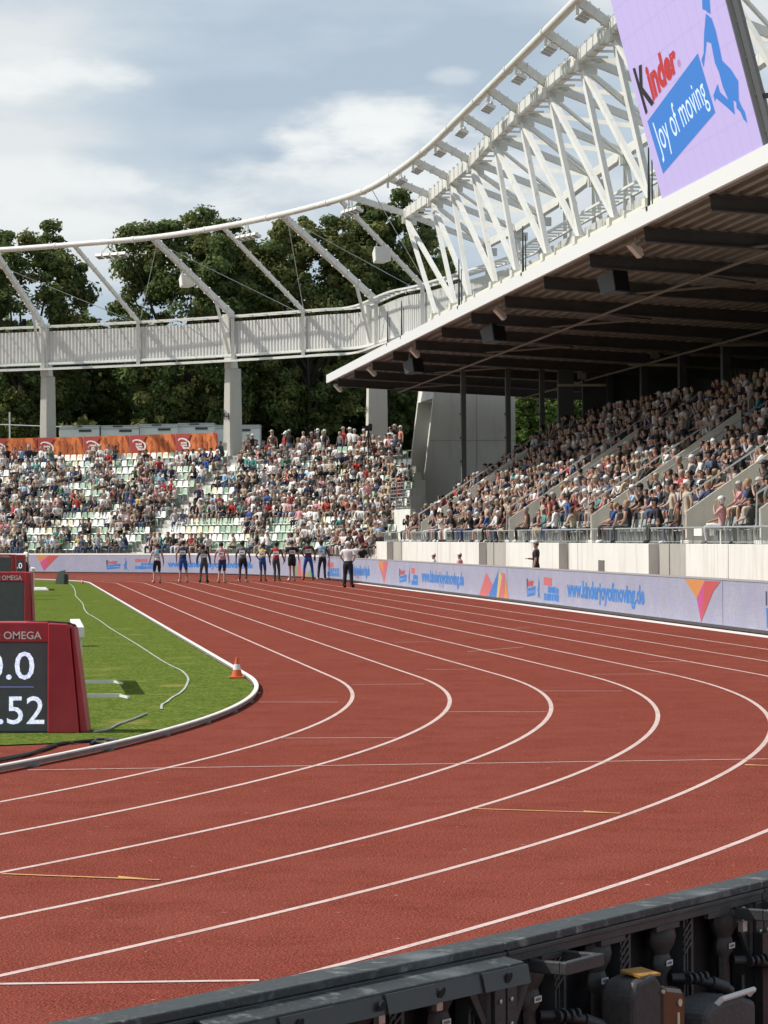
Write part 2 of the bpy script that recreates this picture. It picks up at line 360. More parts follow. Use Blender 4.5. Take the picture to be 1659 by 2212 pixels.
def hand_fingers(mb, w, h, sg, mi=0):
    """five fingers at the end of the arm: w wrist, h hand centre"""
    w, h = Vector(w), Vector(h); d = (h - w).normalized(); side = Vector((0, 1, 0)); side = (side - d * side.dot(d)).normalized(); palm = d.cross(side)
    for k, (o_, ln) in enumerate(((-.027, .062), (-.009, .075), (.009, .080), (.027, .070))):
        a = h + side * o_ + d * .015; b = a + d * ln * .55 + palm * .004; c = b + d * ln * .4 + palm * .018 * (-sg); mb.tube([a, b, c], .0095, 6, mi, r2=.007)
    a = w + d * .04 + side * .026; b = a + d * .03 + side * .03; c = b + d * .035 + side * .004; mb.tube([a, b, c], .011, 6, mi, r2=.008)
def shell(B, mask, off, zmin=None):
    """the faces of a garment lifted off the body, with a folded hem"""
    F = [B.F[i] for i in np.nonzero(mask)[0]]; used = sorted({v for f in F for v in f}); mp_ = {v: i for i, v in enumerate(used)}
    V1 = B.V[used] + B.N[used] * off; F1 = [tuple(mp_[v] for v in f) for f in F]
    ec = {}
    for f in F1:
        for i in range(len(f)):
            e_ = (f[i], f[(i + 1) % len(f)]); ec[frozenset(e_)] = ec.get(frozenset(e_), []) + [e_]
    V2 = B.V[used] + B.N[used] * (off * .1); n = len(used); hem = [(e_[0][1], e_[0][0], e_[0][0] + n, e_[0][1] + n) for e_ in ec.values() if len(e_) == 1]
    return [tuple(v) for v in V1] + [tuple(v) for v in V2], F1 + hem
SK = {'light': M('skin_light', (.46, .27, .20), .55), 'tan': M('skin_tan', (.42, .24, .16), .55), 'dark': M('skin_dark', (.07, .040, .027), .5), 'brown': M('skin_brown', (.14, .078, .05), .5)}
HR = {'black': M('hair_black', (.012, .010, .009), .6), 'brown': M('hair_brown', (.055, .030, .018), .6), 'blond': M('hair_blond', (.33, .23, .12), .6), 'grey': M('hair_grey', (.38, .36, .34), .6)}
def cloth(n, c): return M('cloth_' + n, c, .85, .12, 6)
CL = {k: cloth(k, v) for k, v in dict(white=(.75, .75, .73), black=(.018, .018, .02), navy=(.025, .035, .09), grey=(.16, .165, .17), darkgrey=(.06, .065, .062), red=(.42, .035, .03),
      orange=(.60, .15, .03), skyblue=(.30, .50, .68), blue=(.03, .09, .30), pink=(.62, .32, .34), beige=(.48, .40, .30), green=(.05, .16, .08), teal=(.08, .30, .30),
      yellow=(.65, .50, .15), brown=(.12, .07, .045), denim=(.08, .12, .20), salmon=(.55, .24, .18), maroon=(.13, .03, .035), palegrey=(.45, .45, .45), lilac=(.40, .32, .48)).items()}
def make_person(name, J, place, rz, sc, skin, hair, top, bottom, shoe, label, sleeves='none', legs='short', bib=False, cap=None, top2=None, cat='person', group=None, seg=None):
    B = eval_skin(J, EDG, 2); root = thing(name, place, label, cat, group)
    root.rotation_euler = (0, 0, rz); root.scale = (sc, sc, sc)
    R_ = B.R; Z = B.C[:, 2]
    def put(nm, V, F, m, par=root):
        me = bpy.data.meshes.new(nm); me.from_pydata(V, [], F); me.materials.append(m); me.polygons.foreach_set('use_smooth', [True] * len(me.polygons))
        o = bpy.data.objects.new(nm, me); COL.objects.link(o); o.parent = par; return o
    mb = MB(); mb.add([tuple(v) for v in B.V], B.F)
    for s_, sg in (('L', -1), ('R', 1)): hand_fingers(mb, J['wr' + s_][:3], J['ha' + s_][:3], sg)
    hy = J['skull']; c = Vector(hy[:3])
    mb.lathe([(.001, -.02), (.012, -.014), (.011, .006), (.003, .03)], c + Vector((0, .083, -.025)), 8)
    for sg in (-1, 1): mb.lathe([(.004, -.028), (.012, -.01), (.014, .012), (.005, .026)], c + Vector((sg * .083, -.004, -.02)), 6)
    body = put('body', mb.v, mb.f, skin)
    isA = R_ == 'uarm'; isT = (R_ == 'torso') | ((R_ == 'hips') & (Z > J['pelvis'][2] + .05)); 
    if sleeves == 'none': tm = isT & (Z < J['shL'][2] + .09)
    elif sleeves == 'short': tm = isT | (isA & (Z > (J['shL'][2] + J['elL'][2]) / 2 - .05))
    else: tm = isT | isA | (R_ == 'farm')
    V, F = shell(B, tm, .014); t = put('shirt' if sleeves != 'none' else 'singlet', V, F, top)
    if top2:
        mk = tm & (Z < J['waist'][2] + .02); V, F = shell(B, mk, .018); put('shirt_panel', V, F, top2, t)
    kz = J['knL'][2]
    lm = ((R_ == 'hips') & (Z <= J['pelvis'][2] + .07)) | ((R_ == 'thigh') & (Z > (kz + .17 if legs == 'short' else (kz + .04 if legs == 'half' else -9))))
    if legs == 'long': lm = lm | ((R_ == 'shin') & (Z > J['anL'][2] + .02))
    V, F = shell(B, lm, .018 if legs == 'short' else (.026 if legs == 'long' and sleeves == 'short' else .009)); put({'short': 'shorts', 'half': 'half_tights', 'long': 'trousers'}[legs], V, F, bottom)
    for sg in (-1, 1): V, F = shell(B, (R_ == 'foot') & (B.C[:, 0] * sg > 0), .018); put('shoe', V, F, shoe)
    hm = (R_ == 'head') & ((B.C[:, 2] > c.z + .02) | ((B.C[:, 1] < c.y + .0) & (B.C[:, 2] > c.z - .06)))
    V, F = shell(B, hm, .014); h_ = put('hair', V, F, hair)
    if cap is not None:
        mbc = MB(); mbc.lathe([(.104, -.0), (.107, .035), (.085, .085), (.04, .108), (.002, .112)], c + Vector((0, 0, .018)), 16); mbc.box(c + Vector((0, .125, .028)), (.13, .09, .012))
        put('cap', mbc.v, mbc.f, cap)
    if bib:
        mbb = MB(); y0 = J['chest'][1] - .125; zc = 1.26
        mbb.box((0, y0, zc), (.25, .006, .17)); bo = put('bib', mbb.v, mbb.f, CL['white']); bo.data.polygons.foreach_set('use_smooth', [False] * 6)
        mb2 = MB(); [mb2.box((-.06 + .055 * j, y0 - .0045, zc + .004 * (j % 2)), (.032, .002, .055)) for j in range(3)]; o2 = put('bib_print', mb2.v, mb2.f, CL['black'], bo)
    return root
# ten athletes on the start line, backs to the camera
RUN = [  # x, feet y, head y, skin, hair, top, bottom, shoe, sleeves, legs, stance, label, top2
 (339, 1260, 1173, 'light', 'brown', 'skyblue', 'black', 'pink', 'none', 'half', .13, 'athlete in pale blue singlet and black half tights, leftmost on the line', 'white'),
 (396, 1258, 1166, 'tan', 'black', 'navy', 'blue', 'white', 'none', 'half', .14, 'athlete in navy singlet and blue half tights, second from left on the line', None),
 (440, 1259, 1175, 'dark', 'black', 'darkgrey', 'darkgrey', 'black', 'long', 'long', .16, 'athlete in dark grey top and long dark grey tights with black shoes', None),
 (479, 1259, 1170, 'light', 'black', 'pink', 'navy', 'yellow', 'none', 'half', .13, 'athlete in pink singlet and navy half tights with pale yellow shoes', None),
 (525, 1257, 1166, 'dark', 'black', 'grey', 'black', 'white', 'short', 'short', .15, 'tall athlete in grey T-shirt and black shorts', None),
 (568, 1256, 1172, 'brown', 'brown', 'yellow', 'blue', 'salmon', 'none', 'half', .10, 'athlete in yellow singlet with a blue hem and blue half tights', 'blue'),
 (598, 1256, 1169, 'dark', 'black', 'red', 'darkgrey', 'beige', 'none', 'long', .10, 'athlete in red singlet with black side and dark grey long tights', None),
 (631, 1255, 1166, 'light', 'brown', 'black', 'black', 'white', 'short', 'short', .10, 'bare-legged athlete in black T-shirt and short black shorts', None),
 (666, 1253, 1163, 'dark', 'black', 'maroon', 'blue', 'orange', 'none', 'long', .20, 'athlete in dark maroon singlet and long blue tights with orange shoes', None),
 (695, 1253, 1165, 'dark', 'black', 'skyblue', 'black', 'white', 'none', 'long', .15, 'athlete in light blue singlet and black tights, rightmost on the line', 'palegrey')]
for i, (x, yf, yh_, sk, hr, tp, bt, sh, sl_, lg, stn, lab, t2) in enumerate(RUN):
    g = G(x, yf); top_ = PD(x, yh_, g.y); sc = (top_.z) / 1.80
    J = stand_J(arm=.02 + .02 * random.random(), stance=stn, build=.95 + .08 * random.random())
    hx_ = random.uniform(-.05, .05); tw_ = random.uniform(-.04, .04)
    for nm_ in ('pelvis', 'waist', 'hiL', 'hiR'): q_ = J[nm_]; J[nm_] = (q_[0] + hx_ * (1 if nm_ != 'waist' else .7), q_[1], q_[2], q_[3])
    kn_ = 'knL' if hx_ > 0 else 'knR'; q_ = J[kn_]; J[kn_] = (q_[0], q_[1] + .07, q_[2], q_[3])
    for nm_, sg_ in (('shL', -1), ('shR', 1)): q_ = J[nm_]; J[nm_] = (q_[0], q_[1] + sg_ * tw_, q_[2] + sg_ * hx_ * .4, q_[3])
    for nm_ in ('elL', 'wrL', 'haL', 'elR', 'wrR', 'haR'): q_ = J[nm_]; J[nm_] = (q_[0] + random.uniform(-.015, .02), q_[1] + random.uniform(-.03, .04), q_[2], q_[3])
    q_ = J['skull']; hd_ = random.uniform(-.03, .03)
    for nm_, f_ in (('jaw', .5), ('skull', 1), ('crown', 1.3)): q_ = J[nm_]; J[nm_] = (q_[0] + hd_ * f_, q_[1] + random.choice((0, .02)), q_[2], q_[3])
    if i in (5, 8): J['elL'] = (-.31, -.08, 1.2, .042); J['wrL'] = (-.17, -.02, 1.02, .028); J['haL'] = (-.12, .02, .98, .03)
    make_person('person', J, g, random.uniform(-.25, .2), sc, SK[sk], HR[hr], CL[tp], CL[bt], CL[sh], lab, sl_, lg, bib=True, top2=CL[t2] if t2 else None, group='athletes lined up at the start')
g = G(752, 1269); sc = (PD(752, 1166, g.y).z) / 1.86
make_person('person', stand_J(stance=.15, armL=((-.29, -.05, 1.20), (-.19, .08, 1.02), (-.12, .12, .98)), armR=((.32, -.06, 1.22), (.20, .06, 1.03), (.13, .10, 1.0)), build=1.15),
            g, -.3, sc, SK['light'], HR['grey'], CL['white'], CL['black'], CL['black'], 'official in white polo shirt, white cap and black trousers on the outer lanes', 'short', 'long', cap=CL['white'])
g = G(57, 1262); sc = (PD(57, 1178, g.y).z) / 1.80
make_person('person', stand_J(stance=.1), g, -1.2, sc, SK['light'], HR['brown'], CL['white'], CL['black'], CL['black'], 'official in white shirt and black trousers standing by the far scoreboards', 'short', 'long')
def stand_at(x, yhead, D, label, top, bottom, cap, rz, skin='light', hair='brown', sc=1.0, armR=None, h=1.80, sl='short', lg='long'):
    p_ = PD(x, yhead, D); z0 = p_.z - h * sc
    return make_person('person', stand_J(stance=.1, armR=armR), Vector((p_.x, p_.y, z0)), rz, sc, SK[skin], HR[hair], CL[top], CL[bottom], CL['black'], label, sl, lg, cap=CL[cap] if cap else None)
stand_at(1158, 1167, 91, 'man in black with a pale cap standing between the board and concrete wall', 'black', 'black', 'palegrey', 1.35, armR=((.25, .06, 1.18), (.12, .24, 1.2), (.05, .3, 1.2)), sc=1.0)
stand_at(937, 1195, 108, 'person in white cap seated low behind the right board, left of two white caps', 'white', 'beige', 'white', 1.4, sc=.82)
stand_at(993, 1194, 103, 'person in white cap with bare arm behind the right board, right of two white caps', 'pink', 'beige', 'white', 1.2, sc=.82)
stand_at(783, 1176, 140, 'person in black vest waiting behind the board corner', 'black', 'black', None, .4, sc=.95)
stand_at(770, 1172, 141, 'person in white shirt beside the person in black vest behind the board corner', 'white', 'denim', None, -.3, sc=.97)

# spectators -----------------------------------------------------------------
def seat_J(v):
    r = random.Random(v * 13 + 5); ln = r.uniform(-.06, .26); hd = r.uniform(-.05, .05)
    J = {'pelvis': (0, 0, .52, (.15, .12)), 'waist': (0, .02 + ln * .3, .68, (.135, .11)), 'chest': (0, .02 + ln * .8, .90, (.16, .12)), 'neck': (hd * .2, .02 + ln, 1.07, .06),
         'jaw': (hd * .4, .05 + ln, 1.13, .085), 'skull': (hd * .6, .035 + ln, 1.23, .125), 'crown': (hd * .7, .03 + ln, 1.33, .09)}
    for s_, sg in (('L', -1), ('R', 1)):
        k = r.randrange(4)
        el, wr, ha = [((sg * .27, .08 + ln, .78), (sg * .16, .32, .68), (sg * .08, .38, .66)), ((sg * .25, .12 + ln, .74), (sg * .14, .38, .66), (sg * .12, .46, .62)),
                      ((sg * .26, .16 + ln, .82), (sg * .10, .22 + ln, 1.05), (sg * .05, .2 + ln, 1.12)), ((sg * .28, .02 + ln, .76), (sg * .22, .2, .60), (sg * .2, .28, .58))][k]
        kz = r.uniform(.50, .56); kx = r.uniform(.10, .2)
        J.update({'sh' + s_: (sg * .20, .02 + ln * .9, 1.0, .07), 'el' + s_: (*el, .048), 'wr' + s_: (*wr, .032), 'ha' + s_: (*ha, .035),
                  'hi' + s_: (sg * .10, .06, .50, .10), 'kn' + s_: (sg * kx, .46, kz, .07), 'an' + s_: (sg * kx, .48 - r.uniform(0, .12), .12, .045), 'to' + s_: (sg * (kx + .02), .58, .06, .04)})
    return J
def region_mats(B, J, legs='long', sleeves='short', longhair=False, capped=False):
    c = J['skull']; out_ = np.zeros(len(B.F), int); X, Y, Z = B.C.T
    for i, r in enumerate(B.R):
        if r == 'torso' or (r == 'hips' and Z[i] > J['pelvis'][2] + .06): m = 1
        elif r == 'uarm': m = 1 if sleeves != 'none' else 0
        elif r == 'farm': m = 1 if sleeves == 'long' else 0
        elif r in ('hips', 'thigh'): m = 2
        elif r == 'shin': m = 2 if legs == 'long' else 0
        elif r == 'foot': m = 4
        elif r == 'head': m = 3 if (Z[i] > c[2] + .025 or (Y[i] < c[1] - .01 and Z[i] > c[2] - .08)) else 0
        elif r == 'neck' and longhair and Y[i] < c[1] - .03: m = 3
        else: m = 0
        out_[i] = m
    return out_
PALD = None
VAR = []
for v in range(14):
    if v < 11: J = seat_J(v)
    else: J = stand_J(arm=.02, stance=.11, build=1.05); 
    B = eval_skin(J, EDG, 1); rg = region_mats(B, J, 'long' if v % 3 else 'short', ('short', 'short', 'long', 'none')[v % 4], v % 2 == 0)
    V = B.V.copy(); F = list(B.F); rg = list(rg)
    if v % 4 == 1 or v == 12:  # brimmed cap, part of the same little mesh
        mbc = MB(); c = Vector(J['skull'][:3]); mbc.lathe([(.108, 0), (.108, .05), (.07, .11), (.002, .125)], c + Vector((0, 0, .015)), 8); mbc.box(c + Vector((0, .13, .03)), (.13, .1, .015))
        n0 = len(V); V = np.vstack([V, np.array(mbc.v)]); F += [tuple(i + n0 for i in f) for f in mbc.f]; rg += [3] * len(mbc.f)
    VAR.append((V, F, np.array(rg)))
VMESH = []
for v, (V, F, rg) in enumerate(VAR):
    me = bpy.data.meshes.new('spectator'); me.from_pydata([tuple(q) for q in V], [], F)
    for k in range(5): me.materials.append(CL['grey'])
    me.polygons.foreach_set('material_index', rg.astype(int)); me.polygons.foreach_set('use_smooth', [True] * len(F)); VMESH.append(me)
PALT = ['white'] * 13 + ['black'] * 12 + ['navy'] * 5 + ['grey'] * 5 + ['palegrey'] * 6 + ['red'] * 2 + ['skyblue', 'blue', 'pink', 'pink', 'green', 'teal', 'yellow', 'denim', 'denim', 'salmon', 'maroon'] + ['white'] * 4 + ['black'] * 5 + ['beige'] * 6 + ['brown'] * 3 + ['darkgrey'] * 5
PALB = ['denim'] * 4 + ['black'] * 4 + ['beige'] * 3 + ['darkgrey'] * 2 + ['grey', 'navy', 'brown', 'white', 'palegrey']
PALS = ['light'] * 6 + ['tan'] * 3 + ['brown']
PALH = ['brown'] * 4 + ['black'] * 3 + ['blond'] * 2 + ['grey'] * 2
CNAME = dict(palegrey='pale grey', darkgrey='dark grey', skyblue='light blue', denim='denim blue', navy='navy blue')
PEOPLE = []   # (pos, rz, var, scale, skin, hair, top, bottom, where, row, seatkey)
def add_spec(pos, rz, where, row, key, standing=False, top=None):
    v = random.randrange(11, 14) if standing else random.randrange(0, 11)
    hair = random.choice(PALH); capc = None
    if v % 4 == 1 or v == 12: capc = random.choice(['white', 'white', 'beige', 'palegrey', 'black'])
    PEOPLE.append(dict(p=pos, rz=rz, v=v, sc=random.uniform(.98, 1.12), skin=random.choice(PALS), hair=hair, cap=capc, top=top or random.choice(PALT if where != 'covered' or random.random() < (.62 if row < 4 else .38) else ['black', 'navy', 'darkgrey', 'brown', 'denim', 'grey', 'maroon']), bot=random.choice(PALB),  # dark tops favoured in the covered stand, rear rows most, to imitate its shade
                       shoe=random.choice(['white', 'black', 'grey']), where=where, row=row, key=key, standing=standing))
SEATS = []   # (pos, rz, colour, row, key, free)

# ---------------------------------------------------------------- open stand round the far bend
NROW = 13; FR0 = 57.0; TR = .75; RI = .47; FZ0 = .95
AISLES = (45.0, 62.5)
def row_lo(i): return 22.6 + .74 * i + max(0, i - 9) * .45
ft = thing('open_stand', FC(45, 57), 'open concrete stand curving behind the far bend with white and green seats', 'grandstand')
mb = MB()
for i in range(NROW + 1):
    r0 = FR0 + i * TR - .35; r1 = r0 + (TR if i < NROW else 1.0); z = FZ0 + i * RI; a0 = row_lo(i) - .3
    ph = [a0 + (72 - a0) * k / 40 for k in range(41)]
    for k in range(40):
        A, B_, C_, D_ = FC(ph[k], r0), FC(ph[k + 1], r0), FC(ph[k + 1], r1), FC(ph[k], r1)
        mb.add([(q.x, q.y, zz) for zz in (z - RI - .3, z) for q in (A, B_, C_, D_)], [(0, 1, 5, 4), (4, 5, 6, 7), (1, 2, 6, 5)] if k < 39 else [(0, 1, 5, 4), (4, 5, 6, 7), (1, 2, 6, 5)])
        if k == 0: mb.add([(A.x, A.y, 0), (D_.x, D_.y, 0), (D_.x, D_.y, z), (A.x, A.y, z)], [(0, 1, 2, 3)])
mb.build('terrace_steps', CONC, ft)
for a in AISLES:
    mb = MB()
    for i in range(NROW * 2):
        r0 = FR0 - .35 + i * TR / 2; z = FZ0 + (i // 2) * RI + (RI / 2 if i % 2 else 0) + .006
        hw = .6; c = FC(a, r0 + TR / 4); rad = (c - CF); rad.z = 0; rad.normalize(); tg = Vector((-rad.y, rad.x, 0))
        if i % 2 == 0 and i > 0: mb.hexa([FC(a, r0) - tg * hw + Vector((0, 0, z - RI / 2)), FC(a, r0) + tg * hw + Vector((0, 0, z - RI / 2)), FC(a, r0 + .37) + tg * hw + Vector((0, 0, z - RI / 2)), FC(a, r0 + .37) - tg * hw + Vector((0, 0, z - RI / 2)),
                 FC(a, r0 - .37) - tg * hw + Vector((0, 0, z - RI / 2 + .0)), FC(a, r0 - .37) + tg * hw + Vector((0, 0, z - RI / 2)), FC(a, r0) + tg * hw + Vector((0, 0, z - RI / 2)), FC(a, r0) - tg * hw + Vector((0, 0, z - RI / 2))]) if False else None
        mb.box(FC(a, r0 + TR / 4, z - RI / 4), (1.15, TR / 2, RI / 2), rot=Matrix.Rotation(math.atan2(tg.y, tg.x), 3, 'Z'))
    mb.build('aisle_stair', CONCW, ft)
def seatmesh():
    mb = MB()   # shell seat: pan, curved back, lip; faces +Y
    def sh(prof, w, t, mi=0):
        n = len(prof); vs = []
        for (y, z, ww) in prof: vs += [(-ww / 2, y + .02, z), (-ww / 4, y - .008, z), (ww / 4, y - .008, z), (ww / 2, y + .02, z)]
        k = len(vs); vs += [(a, b - t, c - t * .5) for a, b, c in vs]
        fs = [(i * 4 + j, i * 4 + j + 1, (i + 1) * 4 + j + 1, (i + 1) * 4 + j) for i in range(n - 1) for j in range(3)]
        fs += [tuple(q + k for q in reversed(f)) for f in fs]
        fs += [(i * 4, (i + 1) * 4, (i + 1) * 4 + k, i * 4 + k) for i in range(n - 1)] + [(i * 4 + 3, i * 4 + 3 + k, (i + 1) * 4 + 3 + k, (i + 1) * 4 + 3) for i in range(n - 1)]
        fs += [(0, k, k + 1, 1), (1, k + 1, k + 2, 2), (2, k + 2, k + 3, 3)]; e_ = (n - 1) * 4; fs += [(e_ + j, e_ + j + 1, e_ + j + 1 + k, e_ + j + k) for j in range(3)]
        mb.add(vs, fs, mi)
    sh([(.22, .40, .36), (.20, .43, .40), (-.12, .41, .41), (-.18, .46, .41), (-.21, .62, .40), (-.235, .76, .35), (-.25, .79, .30)], .4, .02)
    mb.box((0, 0, .2), (.06, .1, .40), 1); return mb
sm_ = seatmesh()
SEATC = {'white': M('seat_white', (.84, .86, .80), .4), 'pale green': M('seat_pale_green', (.46, .58, .45), .4), 'green': M('seat_green', (.28, .40, .29), .4), 'cream': M('seat_cream', (.78, .72, .52), .4)}
SEATME = {}
for k_, m_ in SEATC.items():
    me = bpy.data.meshes.new('stadium_seat'); me.from_pydata(sm_.v, [], sm_.f); me.materials.append(m_); me.materials.append(GST); me.polygons.foreach_set('material_index', sm_.m); SEATME[k_] = me
def facing(v):   # rotation that turns +Y towards v
    return math.atan2(v.y, v.x) - PI / 2
for i in range(NROW):
    r = FR0 + i * TR; z = FZ0 + i * RI; a = row_lo(i); step = math.degrees(.47 / r); k = 0; run = 0; occ = False
    while a < 67.5:
        a += step; k += 1
        if any(abs(a - q_) * PI / 180 * r < .72 for q_ in AISLES): continue
        p_ = FC(a, r, z); fz = facing(CF - p_)
        xs = WPX / 2 + p_.x / p_.y * FPX
        if xs < -60 and False: continue
        # how full each part of the stand is in the photograph
        if i == 0: pr = .62
        elif i == 1: pr = .10 if a > 28 else .4
        elif i == 2: pr = .10 if (a < 45 and a > 29) else (.24 if a > 45 else .6)
        elif i == 3: pr = .25 if (a < 45 and a > 31) else .58
        elif i <= 8: pr = .54
        elif i <= 11: pr = .44 if a < 55 else .38
        else: pr = .66 if a < 40 else .36
        if a < row_lo(i) + 4: pr = max(pr, .70)
        if run <= 0:
            occ = random.random() < pr; run = random.choice((1, 2, 2, 3, 4)) if occ else random.choice((1, 1, 2, 3))
        run -= 1
        colr = random.choice(['white'] * 8 + ['pale green'] * 5 + ['green'] * 1 + ['cream'] * 2) if i > 0 else random.choice(['white', 'pale green', 'pale green', 'green'])
        SEATS.append((p_, fz, colr, i, a, not occ))
        if occ: add_spec(p_ + Vector((0, 0, -.03)), fz + random.uniform(-.7, .7), 'open', i, a)
# people standing along the top of the open stand, right of the banners
for k in range(30):
    a = 33.5 + 11.5 * random.random(); p_ = FC(a, FR0 + NROW * TR + random.uniform(.1, .9), FZ0 + NROW * RI - .45); add_spec(p_, facing(CF - p_) + random.uniform(-.5, .5), 'top', NROW, a, standing=True)

# ---------------------------------------------------------------- covered stand along the straight
WR = 52.5; WZ = 1.75; CT = .78; CRI = .5; CROWS = 11; SE = 99.5
gs = thing('covered_grandstand', ST(60, 52.5), 'covered concrete grandstand with dark ribbed roof and packed rows along the right', 'grandstand')
mb = MB()
for i in range(CROWS + 1):
    r0 = WR + .1 + i * CT; r1 = r0 + CT if i < CROWS else 68; z = WZ - .02 + i * CRI; s0, s1 = -6, SE
    p8 = [ST(s0, r0, z - CRI - .2), ST(s0, r1, z - CRI - .2), ST(s1, r1, z - CRI - .2), ST(s1, r0, z - CRI - .2), ST(s0, r0, z), ST(s0, r1, z), ST(s1, r1, z), ST(s1, r0, z)]
    mb.hexa(p8)
mb.build('terrace_steps', CONC, gs)
# aisles: s positions of the sloping parapets at the front
PAR = [RR(1575, 1165, WR + .3), RR(655 + 253, 1165, WR + .3)]
def s_at(x, r=WR + .3, y=1168): q_ = RR(x, y, r); return (q_ - CN).dot(DV)
# sloping parapets: front foot pixel columns read from the photo; 'lo' keeps the wall low
PARS = [(SE + .1, 0, 1), (s_at(908), 0, .62), (s_at(1098), 0, .62), (s_at(1275), 0, .62), (s_at(1480), 0, .62), (s_at(1640), 0, .62), (s_at(1640) - 9, 0, .62), (s_at(1640) - 20, 0, .62)]
slope = CRI / CT
for j, (s, a, b) in enumerate(PARS):
    r0, r1 = WR + .35, WR + .35 + CROWS * CT * b; h = 1.0 if s < SE else .62; mb = MB()
    base = [ST(s, r0, WZ - .4), ST(s, r1, WZ - .4 + (r1 - r0) * slope), ST(s, r1, WZ + h + .15 + (r1 - r0) * slope), ST(s, r0, WZ + h - .05)]
    mb.prism(base, DV * .18); mb.build('sloping_parapet', CONC, gs)
    mb = MB(); o_ = DV * .09
    R0, R1 = r0 - .1, r1 + (.5 if b < 1 else 0)
    mb.tube([ST(s, R0, WZ + .55) + o_, ST(s, R0 + .02, WZ + h + .35) + o_, ST(s, R1, WZ + h + .45 + (R1 - r0) * slope) + o_], .028, 6)
    k = 1
    while r0 + k * 1.4 < R1: mb.bar(ST(s, r0 + k * 1.4, WZ + h - .1 + k * 1.4 * slope) + o_, ST(s, r0 + k * 1.4, WZ + h + .42 + k * 1.4 * slope) + o_, .04); k += 1
    mb.build('handrail', GST, gs)
# the lane beside each parapet: narrower stair, second handrail
for (s, a, b) in PARS[1:]:
    mb = MB(); k = 0
    for i in range(CROWS * 2): mb.box(ST(s - .75, WR + .1 + (i + .5) * CT / 2, WZ - .02 + i * CRI / 2 + (CRI / 4 if i % 2 else 0) + .0), (CT / 2, 1.0, CRI / 2), rot=Matrix.Rotation(-TH, 3, 'Z'))
    mb.build('aisle_stair', CONCW, gs)
    mb = MB(); mb.tube([ST(s - 2.5, WR + 2.2, WZ + 2.3), ST(s - 2.5, WR + CROWS * CT - 1, WZ + 1.0 + (CROWS * CT - 1) * slope)], .025, 6)
    mb.build('handrail', GST, gs)
# front wall: pale panels with recessed darker bays between
mb = MB(); mbg = MB(); mbt = MB()
def wall_block(x0, x1, dr, mbx, mi=0):   # from pixel column x0 to x1 at the wall plane
    sa, sb = s_at(x0, WR), s_at(x1, WR)
    mbx.hexa([ST(sb, WR - dr, 0), ST(sb, WR + .18, 0), ST(sa, WR + .18, 0), ST(sa, WR - dr, 0), ST(sb, WR - dr, WZ), ST(sb, WR + .18, WZ), ST(sa, WR + .18, WZ), ST(sa, WR - dr, WZ)])
for (x0, x1) in ((778, 850), (884, 1052), (1112, 1228), (1251, 1425), (1507, 1760)): mb = MB(); wall_block(x0, x1, .35, mb); mb.build('wall_panel', CONCW, gs, bevel=.01)
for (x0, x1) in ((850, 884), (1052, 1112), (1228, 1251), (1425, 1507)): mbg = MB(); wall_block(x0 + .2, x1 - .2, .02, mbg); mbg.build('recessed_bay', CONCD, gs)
mb = MB()
for x in (868, 1068, 1240, 1448):
    s = s_at(x, WR); mb.box(ST(s, WR - .03, .87), (.03, .035, 1.74), rot=Matrix.Rotation(-TH, 3, 'Z'))
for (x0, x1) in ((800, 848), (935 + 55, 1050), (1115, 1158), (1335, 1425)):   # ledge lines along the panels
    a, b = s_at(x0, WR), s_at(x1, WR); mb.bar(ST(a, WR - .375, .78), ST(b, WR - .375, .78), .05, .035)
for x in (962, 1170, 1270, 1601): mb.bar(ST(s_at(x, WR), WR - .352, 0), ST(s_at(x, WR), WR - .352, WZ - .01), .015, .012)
mb.build('wall_joints', M('joint_grey', (.26, .26, .24), .9), gs)  # one grey for joint lines, bay uprights and panel ledges
mb = MB(); s = s_at(1322, WR); mb.hexa([ST(s - .45, WR - .37, 0), ST(s - .45, WR - .30, 0), ST(s + .45, WR - .30, 0), ST(s + .45, WR - .37, 0), ST(s - .45, WR - .37, 1.2), ST(s - .45, WR - .3, 1.2), ST(s + .45, WR - .3, 1.2), ST(s + .45, WR - .37, 1.2)])
mb.build('wall_door', M('door_grey', (.14, .14, .13), .7), gs)
# railing along the wall top
mb = MB(); sA, sB = s_at(778, WR), s_at(1760, WR); HR_ = .47
mb.tube([ST(sA, WR + .05, WZ + HR_), ST(sB, WR + .05, WZ + HR_)], .026, 8)
mb.tube([ST(sA, WR + .05, WZ + .06), ST(sB, WR + .05, WZ + .06)], .012, 6)
s = sB
while s < sA: mb.bar(ST(s, WR + .05, WZ), ST(s, WR + .05, WZ + HR_), .045, .03); s += 1.25
mb.build('front_railing', GST, gs)
mb = MB(); s = sB; k = 0
while s < sA:
    if (int(s / 5.2) % 3) != 1: mb.bar(ST(s, WR + .05, WZ), ST(s, WR + .05, WZ + HR_), .014)
    s += .21
mb.build('railing_bars', GST, gs)
# crowd in the covered stand
NEARS = -2
par_s = [q_[0] for q_ in PARS[1:]]
CSEAT = []
for i in range(CROWS):
    s = NEARS; k = 0
    while s < SE - .4:
        s += .60; k += 1
        if any(-2.7 < s - ps < .5 for ps in par_s): continue
        p_ = ST(s, WR + .1 + i * CT + .42, WZ - .02 + i * CRI)
        xs = WPX / 2 + p_.x / p_.y * FPX
        if xs > 1700 or p_.y < 60: continue
        pr = .90
        if i == 0: pr = .62
        if i == 0 and xs > 1250: pr = .45
        CSEAT.append((p_, facing(-NV)))
        if random.random() < pr:
            st_ = (i == 0 and random.random() < .22) 
            add_spec(p_ + Vector((0, 0, -.02)), facing(-NV) - random.uniform(-.25, .75), 'covered', i, s, standing=st_)
